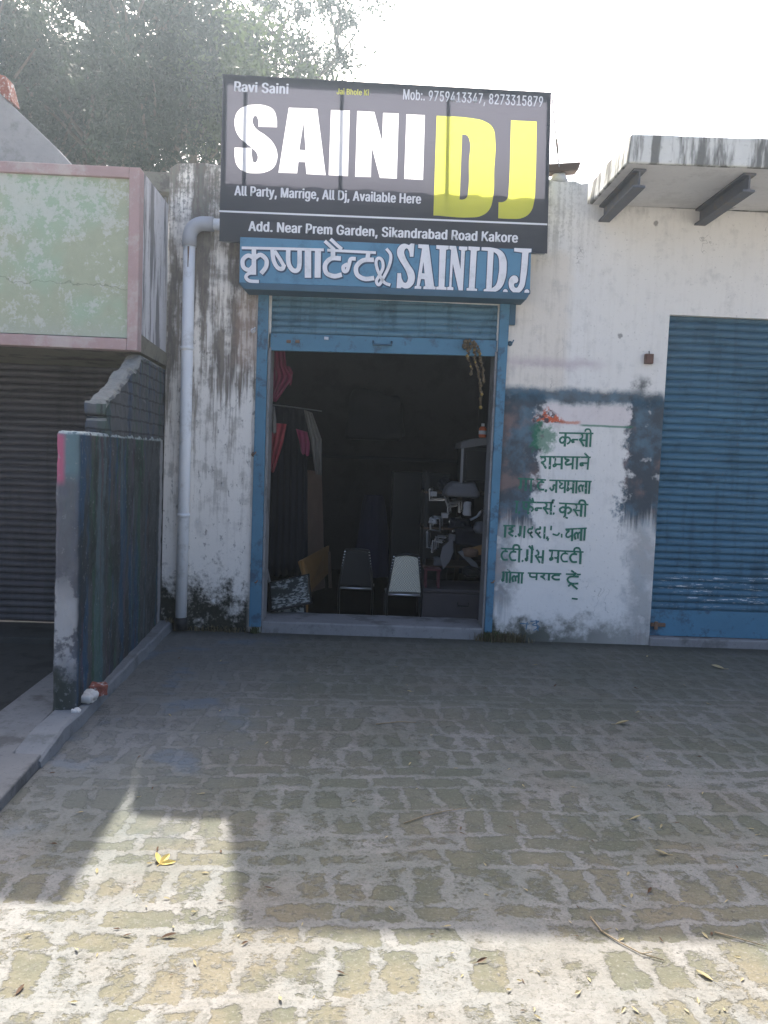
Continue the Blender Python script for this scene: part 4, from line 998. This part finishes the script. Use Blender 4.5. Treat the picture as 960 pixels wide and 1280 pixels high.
# wooden bench on end + brown board
bn = empty('wooden_bench', (-.55, .9, FZ), 'orange brown wooden bench end standing inside the doorway on the left', 'bench')
a, b, c, d = P(372, 702, .7), P(409, 682, 1.5), P(409, 716, 1.5), P(385, 742, .7)
MB().prism([a, P(384, 742, .7), c, b], (.02, .015, 0)).build('side_board', 'owood', bn, bevel=.004)
a2 = P(377, 700, .69); MB().tube([a2, P(383, 740, .69), P(382, 775, .69)], .022, 6).build('leg', 'owood', bn)
MB().tube([P(411, 690, 1.5), P(413, 735, 1.5)], .02, 6).build('leg', 'wood', bn)
bp = empty('plywood_board', (-.62, 1.6, FZ), 'tall brown plywood board leaning upright behind the wooden bench', 'board')
MB().prism([P(361, 584, 1.7), P(402, 590, 2.2), P(406, 735, 2.2), P(376, 745, 1.7)][::-1], (.0, .03, 0))  .build('board_sheet', 'boardw', bp, bevel=.004)
# hanging cloths
def cloth(label, mat, poly, Y, folds=4, amp=.03, cat='cloth'):
    """poly: left edge list and right edge list of px, top to bottom"""
    L, Rr = poly; n = len(L); mb = MB(); nu, nv = 16, 18
    def f(u, v):
        k = u * (n - 1); i = min(int(k), n - 2); t = k - i
        l = Vector((*L[i], 0)).lerp(Vector((*L[i + 1], 0)), t); r = Vector((*Rr[i], 0)).lerp(Vector((*Rr[i + 1], 0)), t)
        q = l.lerp(r, v); g = P(q.x, q.y, Y); g.y += amp * (.4 + u) * math.sin(v * folds * 6.28 + u * 2) ; g.z += .008 * math.sin(v * folds * 6.28 + 1) * u
        return g
    mb.grid(f, nu, nv); o = mb.build('hanging_cloth', mat, smooth=True, solid=.004)
    return tag(o, label, cat, 'clothes hanging on the left shop wall')
cloth('magenta cloth hanging high behind the left jamb under the shutter', 'pinkc', ([(336, 436), (337, 455), (338, 470), (338, 500)], [(356, 438), (358, 458), (366, 472), (345, 502)]), .6)
cloth('short magenta strip hanging beside the high magenta cloth', 'pinkc', ([(350, 456), (354, 468), (358, 480)], [(362, 458), (366, 466), (364, 481)]), .75, 2, .015)
cloth('red cloth hanging just inside the left jamb', 'redc', ([(334, 528), (334, 555), (335, 588)], [(358, 530), (354, 552), (342, 590)]), .5, 3)
cloth('small pale towel hanging above the red cloth', 'greyc', ([(337, 508), (334, 525), (334, 540)], [(343, 508), (345, 525), (345, 541)]), .45, 2, .015)
cloth('dark magenta cloth hanging between red cloth and grey shirt', 'pinkc', ([(370, 536), (374, 552), (376, 566)], [(384, 540), (387, 555), (386, 570)]), 1.1, 2, .02)
cloth('long grey white shirt hanging beyond the magenta cloths', 'greyc', ([(380, 512), (388, 550), (394, 592)], [(390, 516), (402, 550), (402, 594)]), 1.2, 3, .02)
cloth('dark wine coloured curtain hanging along the left shop wall', 'tarp', ([(338, 500), (338, 590), (334, 720)], [(382, 512), (384, 600), (384, 720)]), 1.35, 6, .04, 'curtain')
cd = MB().tube([P(332, 505, .42), P(360, 508, .9), P(402, 514, 1.25)], .006, 6).build('clothes_line', 'steel'); tag(cd, 'cord strung along the left shop wall carrying the cloths', 'cord')
# dark bundles at the back
def lumpy(name, c, s, seed, mat, label, cat): return stone(name, c, s, seed, mat, label, cat)
q = P(472, 525, 3.4); lumpy('cloth_bundle', q, (.36, .3, .30), 12, 'tarp', 'large dark rounded bundle stored high at the back of the shop', 'bundle')
lf_ = empty('storage_loft', (.0, 3.6, 1.4), 'dark plank loft shelf across the back of the shop', 'shelf')
q0, q1 = P(405, 566, 3.3), P(545, 590, 3.3)
MB().box(-.95, 1.2, 3.1, 4.55, q0.z - .06, q0.z - .02)  .build('plank', 'tarp', lf_, bevel=.005)
for x in (-.9, 1.15): MB().box(x, x + .05, 3.12, 3.17, FZ, q0.z - .06).build('post', 'wood', lf_)
q = P(466, 655, 2.6); 
mb = MB()
def fcl(u, v):
    th = 6.28 * v; k = 1 + .09 * math.sin(5 * th + 3 * u) + .05 * math.sin(9 * th)
    rr3 = (.10 + .12 * u ** .7) * k; return Vector((q.x + rr3 * math.cos(th), 2.7 + .8 * rr3 * math.sin(th), q.z + .33 - u * .95))
mb.grid(fcl, 18, 40)
o = mb.build('draped_cloth', 'purp', smooth=True); tag(o, 'navy blue cloth draped over a stand in the middle of the shop', 'cloth')
cb = empty('steel_cupboard', (.55, 3.0, FZ), 'dark steel cupboard standing in the rear right of the shop', 'cupboard')
a, b = P(515, 590, 2.6), P(548, 640, 2.6)
MB().box(.32, 1.0, 2.6, 3.0, FZ, a.z).build('cupboard_body', 'dgrey', cb, bevel=.008)
for x0, x1 in ((.335, .655), (.665, .985)): MB().box(x0, x1, 2.585, 2.599, FZ + .06, a.z - .03).build('door', 'dgrey', cb, bevel=.005)
# right hand pile
tk_ = empty('tin_trunk', (.85, .9, FZ), 'grey purple tin trunk on the floor inside the right jamb', 'trunk')
MB().box(.56, 1.30, .72, 1.25, FZ, .26).build('trunk_body', 'trunkm', tk_, bevel=.015)
MB().box(.55, 1.31, .71, 1.26, .262, .30).build('lid', 'trunkm', tk_, bevel=.012)
MB().tube([(.90, .70, .18), (.90, .68, .15), (1.0, .68, .15), (1.0, .70, .18)], .006, 6).build('handle', 'black', tk_)
rs_ = empty('red_stool', (.66, .8, .3), 'small maroon stool standing on the tin trunk', 'stool')
for x in (.60, .72):
    for y in (.76, .88): MB().box(x - .01, x + .01, y - .01, y + .01, .30, .46).build('leg', 'maroon', rs_)
MB().box(.58, .74, .74, .90, .46, .48).build('seat', 'maroon', rs_, bevel=.005)
rk = empty('metal_rack', (.95, 1.0, .3), 'steel rack heaped with goods behind the right jamb', 'rack')
for x in (.62, 1.38):
    for y in (1.32, 1.78): MB().box(x - .015, x + .015, y - .015, y + .015, FZ, 1.38).build('post', 'dgrey', rk)
for z in (.42, .80, 1.16): MB().box(.60, 1.40, 1.30, 1.80, z, z + .02).build('shelf', 'wood', rk)
# grey hooded counter top + amplifier cabinet
tv = empty('speaker_cabinet', (.92, 1.0, 1.2), 'dark speaker cabinet with grey laminate top behind the right jamb', 'speaker')
a, b = P(577, 556, 1.0), P(606, 600, 1.0)
MB().box(a.x + .02, a.x + .50, 1.0, 1.45, b.z - .02, a.z - .02).build('cabinet_body', 'dgrey', tv, bevel=.01)
MB().prism([P(575, 561, .97), P(610, 556, .97), P(610, 546, .97), P(588, 549, .97), P(577, 553, .97)], (0, .5, 0)).build('top', 'lgrey', tv, bevel=.006)
MB().box(a.x + .05, a.x + .46, .985, .999, b.z + .0, a.z - .05).build('grille_cloth', 'black', tv, bevel=.006)
MB().box(a.x - .0, a.x + .022, .98, 1.02, b.z - .06, a.z - .02).build('corner_post', 'steel', tv)
can_ = empty('orange_bottle', tuple(P(603, 545, .95)), 'orange plastic bottle standing on the grey cabinet top', 'bottle')
q = P(603, 547, .98); MB().lathe(q, [(.034, 0), (.036, .02), (.036, .085), (.02, .105)], 14).build('bottle_body', 'orange', can_, smooth=True)
MB().lathe(q + Vector((0, 0, .107)), [(.016, 0), (.016, .025), (.01, .028)], 12).build('cap', 'white', can_, smooth=True)
MB().lathe(q + Vector((0, 0, .03)), [(.0372, 0), (.0372, .035)], 14).build('sticker', 'white', can_, smooth=True)
q = P(577, 613, 1.05); lumpy('poly_bag', q, (.15, .1, .085), 6, 'lgrey', 'grey bulging bag on top of the pile inside the right jamb', 'bag')
q = P(583, 637, .95); lumpy('poly_bag', q, (.04, .04, .065), 14, 'bag', 'small bright white bag in the pile inside the right jamb', 'bag')
q = P(598, 660, .98); lumpy('poly_bag', q, (.05, .05, .055), 18, 'lgrey', 'pale grey bag beside the right jamb under the white one', 'bag')
q = P(588, 670, 1.15); lumpy('cloth_bundle', q, (.16, .14, .10), 20, 'tarp', 'dark cloth heap in the pile inside the right jamb', 'bundle')
for px, py, Y, sz, sd, mt, lb_ in ((541, 652, 1.2, (.035, .03, .03), 31, 'bag', 'small crumpled white bag at the left edge of the pile by the right jamb'), (566, 672, 1.1, (.04, .03, .035), 33, 'lgrey', 'crumpled grey bag above the fan blade in the pile'),
        (549, 702, 1.1, (.05, .04, .04), 35, 'lgrey', 'grey bag at the lower left of the pile by the fan blade'), (575, 655, 1.15, (.09, .06, .05), 37, 'tarp', 'dark bag below the bright white bag in the pile'), (556, 606, 1.3, (.07, .06, .06), 39, 'tarp', 'dark sack on the rack top beside the grey bulging bag'), (592, 715, 1.0, (.10, .08, .05), 41, 'dgrey', 'dark sack on the tin trunk under the fan')):
    stone('poly_bag', P(px, py, Y), sz, sd, mt, lb_, 'bag')
# tubular frames that catch light
for i, (pts, lab) in enumerate((([(537, 612), (537, 625), (554, 625)], 'chrome chair frame topmost in the pile by the right jamb'), ([(538, 648), (538, 662), (550, 664), (550, 648), (538, 648)], 'square chrome chair frame in the middle of the pile by the right jamb'),
        ([(534, 665), (534, 684), (545, 686), (545, 671), (556, 672)], 'lowest chrome chair frame in the pile by the right jamb'),
        ([(556, 620), (560, 634), (570, 632)], 'bent chrome tube behind the bright white bag in the pile'), ([(562, 652), (572, 648), (578, 660), (566, 664)], 'small chrome frame under the bright white bag in the pile'),
        ([(540, 690), (541, 676), (552, 678)], 'bent chrome tube at the left edge of the pile above the maroon stool'), ([(560, 642), (560, 630), (574, 628), (574, 640)], 'upright chrome hoop under the grey bulging bag'), ([(584, 652), (596, 646), (600, 640)], 'slanting chrome tube under the bright white bag by the jamb'),
        ([(582, 618), (582, 572)], 'upright chrome pole standing beside the grey bulging bag'))):
    e = empty('chair_frame', tuple(P(*pts[0], 1.25)), lab, 'chair frame', 'tubular frames in the pile')
    MB().tube([P(x, y, 1.25) for x, y in pts], .012, 8).build('front_tube', 'chrome', e)
    MB().tube([P(x + 3, y - 2, 1.45) for x, y in pts], .012, 8).build('rear_tube', 'chrome', e)
    for x, y in (pts[0], pts[-1]): MB().tube([P(x, y, 1.25), P(x + 3, y - 2, 1.45)], .010, 8).build('cross_tube', 'chrome', e)
for px, py, lab in ((542, 618, 'small pale carton on the topmost chrome frame in the pile'), (556, 645, 'small white carton in the middle of the pile by the jamb')):
    q = P(px, py, 1.2); e = empty('carton', tuple(q), lab, 'carton')
    MB().box(q.x - .032, q.x + .032, 1.19, 1.26, q.z - .02, q.z + .028).build('box_body', 'bag', e, bevel=.004)
    MB().box(q.x - .033, q.x + .033, 1.185, 1.225, q.z + .029, q.z + .033).build('flap', 'lgrey', e)
# dismantled fan
fn = empty('ceiling_fan', tuple(P(582, 690, .9)), 'dismantled ceiling fan with pale blades hanging in the pile by the right jamb', 'fan')
h = P(588, 690, .9)
MB().lathe(h, [(.02, -.05), (.075, -.04), (.085, 0), (.075, .03), (.02, .045)], 18).build('hub', 'rust', fn, smooth=True)
def blade(pl, mat='lgrey'):
    MB().prism([P(*p, .86) for p in pl], (0, .012, 0)).build('blade', mat, fn, bevel=.003)
blade([(566, 672), (553, 684), (550, 698), (554, 712), (562, 702), (567, 690)])
blade([(572, 690), (578, 688), (596, 704), (598, 710), (590, 708)])
blade([(584, 686), (606, 680), (606, 694), (588, 694)], 'owood')
# garlands tied to the shutter rail
def garland(pts, label, seed, big=.013):
    r4 = random.Random(seed); mb = MB(); P3 = [P(x, y, -.02 + .03 * i / len(pts)) for i, (x, y) in enumerate(pts)]
    e = empty('garland', tuple(P3[0]), label, 'garland', 'dried garlands hanging from the shutter')
    MB().tube(P3, .0025, 5).build('string', 'drydark', e)
    fl = MB(); gd = MB()
    for i in range(len(P3) - 1):
        L = (P3[i + 1] - P3[i]).length; k = max(2, int(L / .018))
        for j in range(k):
            c = P3[i].lerp(P3[i + 1], j / k) + Vector((r4.uniform(-.008, .008), r4.uniform(-.01, .01), 0)); s = big * r4.uniform(.5, 1.25)
            (gd if r4.random() < .16 else fl).lathe(c, [(s * .3, -s), (s, -s * .3), (s * .9, s * .4), (s * .25, s)], 6)
    fl.build('dried_flowers', 'flowers', e); gd.build('tinsel', 'gold', e); return e
garland([(586, 432), (585, 445), (589, 458), (588, 470)], 'leftmost short dried flower garland tied to the shutter rail', 1)
garland([(592, 431), (594, 450), (598, 468), (601, 490), (602, 512)], 'middle long dried flower garland hanging by the right jamb', 2)
garland([(598, 433), (600, 448), (603, 460), (604, 480)], 'right short dried flower garland close to the right jamb', 3)
q = P(587, 433, -.02); kn = MB(); r5 = random.Random(9)
for i in range(26):
    s = r5.uniform(.010, .02); kn.lathe(q + Vector((r5.uniform(-.05, .05), r5.uniform(-.025, .0), r5.uniform(-.03, .045))), [(s * .3, -s), (s, -s * .2), (s * .8, s * .5), (s * .2, s)], 6)
o = kn.build('flower_knot', 'flowers'); tag(o, 'brown knot of dried flowers tied on the blue shutter rail', 'flower knot')

# ================================================================== WEEDS, LEAVES, TWIGS
def tuft(c, n, h, spread, mat, label, seed):
    r6 = random.Random(seed); mb = MB()
    for i in range(n):
        a = r6.uniform(0, 6.28); b = Vector((c[0] + r6.gauss(0, spread[0]), c[1] + r6.gauss(0, spread[1]), c[2])); L = h * r6.uniform(.4, 1.1)
        d = Vector((math.cos(a), math.sin(a), 0)) * L * r6.uniform(.1, .7); s = Vector((-math.sin(a), math.cos(a), 0)) * .0035
        m = b + d * .4 + Vector((0, 0, L * .6)); t = b + d + Vector((0, 0, L * r6.uniform(.7, 1)))
        mb.raw([b - s, b + s, m + s * .8, m - s * .8, t], [(0, 1, 2, 3), (3, 2, 4)])
    o = mb.build('weed_tuft', mat); return tag(o, label, 'weeds')
q = G(640, 792, 0)
tuft((1.2, -.05, 0), 420, .10, (.10, .018), 'drygrass', 'dry brown weeds along the wall foot right of the threshold', 1)
tuft((1.13, -.04, 0), 160, .11, (.05, .015), 'grass', 'green weeds at the foot of the right shutter guide', 2)
tuft((-.875, -.04, 0), 60, .08, (.02, .012), 'grass', 'little green sprout at the foot of the left shutter guide', 3)
tuft((-1.2, -.03, 0), 160, .06, (.14, .012), 'drygrass', 'dark weeds at the mouldy foot of the left pier', 4)
tuft((-1.56, -.06, .07), 40, .05, (.03, .012), 'drygrass', 'wisps of weed where the kerb meets the drainpipe', 5)

def leaf_mesh(seed, lobes=1):
    r7 = random.Random(seed); mb = MB()
    n = 7; L = 1.0; W_ = r7.uniform(.28, .45); cur = r7.uniform(.1, .35); tw = r7.uniform(-.3, .3)
    for k in range(lobes):
        ang = (k - (lobes - 1) / 2) * .9; Rm = Matrix.Rotation(ang, 3, 'Z'); vs = []
        for i in range(n + 1):
            t = i / n; hw = W_ * math.sin(math.pi * min(1, t * .93 + .05)) ** .8 * .5
            z = cur * t * t * .6
            for s in (-1, 0, 1): vs.append(Rm @ Vector((t * L, s * hw, z + abs(s) * hw * .55 + s * tw * hw)))
        mb.raw(vs, [(i * 3 + j, i * 3 + j + 1, i * 3 + j + 4, i * 3 + j + 3) for i in range(n) for j in (0, 1)])
    mb.tube([(-.35, 0, .05), (0, 0, 0)], .02, 4)
    return mb
LM = {}
for nm, mt in (('dry', 'dry'), ('drydark', 'drydark'), ('yleaf', 'yleaf')):
    LM[nm] = []
    for k in range(4 if nm != 'yleaf' else 1):
        o = leaf_mesh(k * 7 + len(nm), 3 if nm == 'yleaf' else 1).build('dry_leaf', mt); LM[nm].append(o.data); bpy.data.objects.remove(o)
def place_leaf(px, py, L, kind, k, rz, label, group=None, z=.003):
    g = G(px, py, z); o = bpy.data.objects.new('fallen_leaf', LM[kind][k % len(LM[kind])]); C.objects.link(o)
    o.location = g; o.scale = (L,) * 3; o.rotation_euler = (rnd.uniform(-.25, .25), rnd.uniform(-.2, .1), rz)
    tag(o, label, 'leaf', group); return o
r8 = random.Random(21)
place_leaf(200, 1080, .055, 'yleaf', 0, 1.2, 'yellow three lobed leaf in the sunlit notch of the paving')
place_leaf(20, 1243, .038, 'drydark', 1, 1.4, 'curled brown leaf on the sunlit paving in the lower left corner')
place_leaf(596, 1203, .035, 'drydark', 2, .4, 'small dark red leaf on the sunlit paving below the shadow edge')
place_leaf(788, 1024, .05, 'dry', 0, .2, 'pale curved leaf on the shaded paving near the twig')
place_leaf(835, 1068, .05, 'dry', 2, 2.9, 'larger pale leaf right of centre on the shaded paving')
place_leaf(770, 905, .08, 'dry', 1, .1, 'long straw coloured leaf on the paving in front of the painted wall')
place_leaf(905, 836, .09, 'dry', 3, 2.8, 'pale leaf near the sill of the right blue shutter')
place_leaf(890, 1225, .05, 'dry', 1, 2.3, 'white curled leaf on the sunlit paving at lower right')
place_leaf(202, 1172, .045, 'drydark', 0, .3, 'brown leaf on the sunlit paving left of the shadow corner')
place_leaf(810, 1116, .035, 'drydark', 3, .9, 'dark leaf on the shaded paving just above the fallen twig')
n_ = 0
while n_ < 125:
    px, py = r8.uniform(30, 955), r8.uniform(815, 1275)
    if r8.random() < .35: px = r8.uniform(480, 955)
    g = G(px, py)
    if g.x < -1.35 + .03 * g.y: continue
    sun = (py > 1160) or (py > 1040 and 110 < px < 282)
    kind = 'drydark' if r8.random() < .28 else 'dry'
    lab = ('small dark shrivelled leaf on the ' if kind == 'drydark' else 'small pale dry leaf on the ') + ('sunlit paving' if sun else 'shaded paving')
    place_leaf(px, py, r8.uniform(.011, .027) * (1.35 if py < 900 else 1), kind, r8.randrange(4), r8.uniform(0, 6.28), lab, 'dry leaves scattered on the paving'); n_ += 1
def twig(pts, label, side=None, r=.004):
    P3 = [G(x, y, .006) for x, y in pts]
    e = empty('fallen_twig', tuple(P3[0]), label, 'twig')
    MB().tube(P3, [r * (1 - .5 * i / (len(P3) - 1)) for i in range(len(P3))], 6).build('stem', 'twig', e, smooth=True)
    if side:
        for s in side: MB().tube([G(x, y, .01) for x, y in s], r * .5, 5).build('side_shoot', 'twig', e, smooth=True)
twig([(505, 1029), (530, 1020), (555, 1014), (583, 1010)], 'thin brown twig on the shaded paving left of centre', None, .0026)
twig([(738, 1146), (752, 1164), (775, 1178), (802, 1192), (830, 1200)], 'crooked twig lying across the shadow edge on the right', [[(752, 1164), (764, 1160)], [(802, 1192), (815, 1190)]], .003)
twig([(893, 1165), (920, 1172), (958, 1183)], 'straight twig on the sunlit paving by the right edge', None, .0026)
twig([(470, 905), (500, 902), (520, 903)], 'faint twig on the paving in front of the threshold', None, .003)

# ================================================================== TREES
def crown_mesh(seed, size, n_clump, per, mat, leafL, gap=.42):
    """branches + leaves; returns (trunk MB, leaf object data)"""
    r9 = np.random.default_rng(seed); rp9 = random.Random(seed)
    W_, H_, base = size
    tr_ = MB(); tips = []
    def grow(p, d, L, r, lv):
        pts = [p]; q = p.copy(); dd = d.copy(); n = 4
        for i in range(n):
            dd = (dd + Vector((rp9.gauss(0, .13), rp9.gauss(0, .13), .06 + rp9.gauss(0, .06)))).normalized(); q = q + dd * (L / n); pts.append(q.copy())
        tr_.tube(pts, [r * (1 - .45 * i / n) for i in range(n + 1)], 7 if lv < 2 else 5)
        if lv >= 4:
            tips.append(pts[-1]); tips.append(pts[2]); return
        for k in range(3 if lv < 3 else 3):
            a = rp9.uniform(0, 6.28); sp = rp9.uniform(.45, .95)
            nd = (dd + Vector((math.cos(a) * sp, math.sin(a) * sp, rp9.uniform(-.15, .35)))).normalized()
            grow(pts[-1 - (k % 2) * 1], nd, L * rp9.uniform(.62, .82), r * .56, lv + 1)
    grow(Vector((0, 0, 0)), Vector((0, 0, 1)), base, .26, 0)
    T = np.array([tuple(t) for t in tips])
    # fit the tips to the wanted crown box
    cx = T[:, :2].mean(0); half = np.abs(T[:, :2] - cx).max(0)
    k = r9.integers(0, len(T), n_clump)
    cen = T[k] + r9.normal(0, .28, (n_clump, 3))
    # extra clumps around the limbs fill the crown unevenly
    size_c = r9.uniform(.12, .46, n_clump)
    N = n_clump * per
    cid = np.repeat(np.arange(n_clump), per)
    dirs = r9.normal(0, 1, (N, 3)); dirs /= np.linalg.norm(dirs, axis=1)[:, None]
    pos = cen[cid] + dirs * (r9.random(N) ** .5 * size_c[cid])[:, None] * np.array([1.1, 1.1, .75])
    u = r9.normal(0, 1, (N, 3)); u[:, 2] -= .55; u /= np.linalg.norm(u, axis=1)[:, None]
    v = np.cross(u, r9.normal(0, 1, (N, 3))); v /= np.linalg.norm(v, axis=1)[:, None]
    L = leafL * r9.uniform(.6, 1.3, N)[:, None]; Wd = L * .36
    V = np.stack([pos, pos + u * L * .5 + v * Wd * .5, pos + u * L, pos + u * L * .5 - v * Wd * .5], 1).reshape(-1, 3)
    me = bpy.data.meshes.new('crown'); me.vertices.add(4 * N); me.vertices.foreach_set('co', V.ravel())
    me.loops.add(4 * N); me.loops.foreach_set('vertex_index', np.arange(4 * N)); me.polygons.add(N)
    me.polygons.foreach_set('loop_start', np.arange(0, 4 * N, 4)); me.update(calc_edges=True)
    me.materials.append(M[mat]); return tr_, me
def tree(loc, label, src, sc_=1.0, rz=0.0, name='leafy_tree'):
    e = empty(name, loc, label, 'tree', 'trees behind the shops'); e.rotation_euler = (0, 0, rz); e.scale = (sc_,) * 3
    t = bpy.data.objects.new('trunk', src[0]); link(t, e); c = bpy.data.objects.new('crown', src[1]); link(c, e); return e
def make_src(seed, size, nc, per, mat, leafL):
    tm, cm = crown_mesh(seed, size, nc, per, mat, leafL)
    o = tm.build('trunk', 'bark', smooth=True); me = o.data; bpy.data.objects.remove(o); return me, cm
SA = make_src(3, (5, 8, 3.4), 520, 95, 'leaf', .105)
SB = make_src(8, (5, 8, 3.2), 480, 95, 'leaf', .10)
SC = make_src(14, (4, 6, 2.6), 330, 85, 'leaf2', .10)
tree((-8.4, 12.5, 0), 'dark leafy tree above the sloping stair wall', SA, 1.5, .4)
tree((-4.4, 11.0, 0), 'dense dark tree between the stair wall and the banner', SB, 1.4, 2.1)
tree((-5.0, 15.0, 0), 'tall dark tree rising directly behind the left half of the banner', SA, 1.4, 3.6)
tree((-2.1, 12.5, 0), 'paler loose tree whose edge shows above the middle of the banner', SC, 1.45, 1.0)
tree((-10.6, 15.0, 0), 'leafy tree at the far left behind the stair wall', SB, 1.6, .9)

# ================================================================== HAZE (added volume imitating veiling glare in the lens)
hm = bpy.data.materials.new('pale_glare_haze'); hm.use_nodes = True; hn = hm.node_tree
hn.nodes.remove(hn.nodes['Principled BSDF'])
pvn = hn.nodes.new('ShaderNodeVolumePrincipled'); pvn.inputs['Color'].default_value = (.74, .88, 1, 1)
pvn.inputs['Density'].default_value = .0023; pvn.inputs['Anisotropy'].default_value = .7
hn.links.new(pvn.outputs[0], hn.nodes['Material Output'].inputs['Volume'])
tag(BX(-46, 46, -36, 61, -1.13, 19).build('glare_haze', hm), kind='stuff')
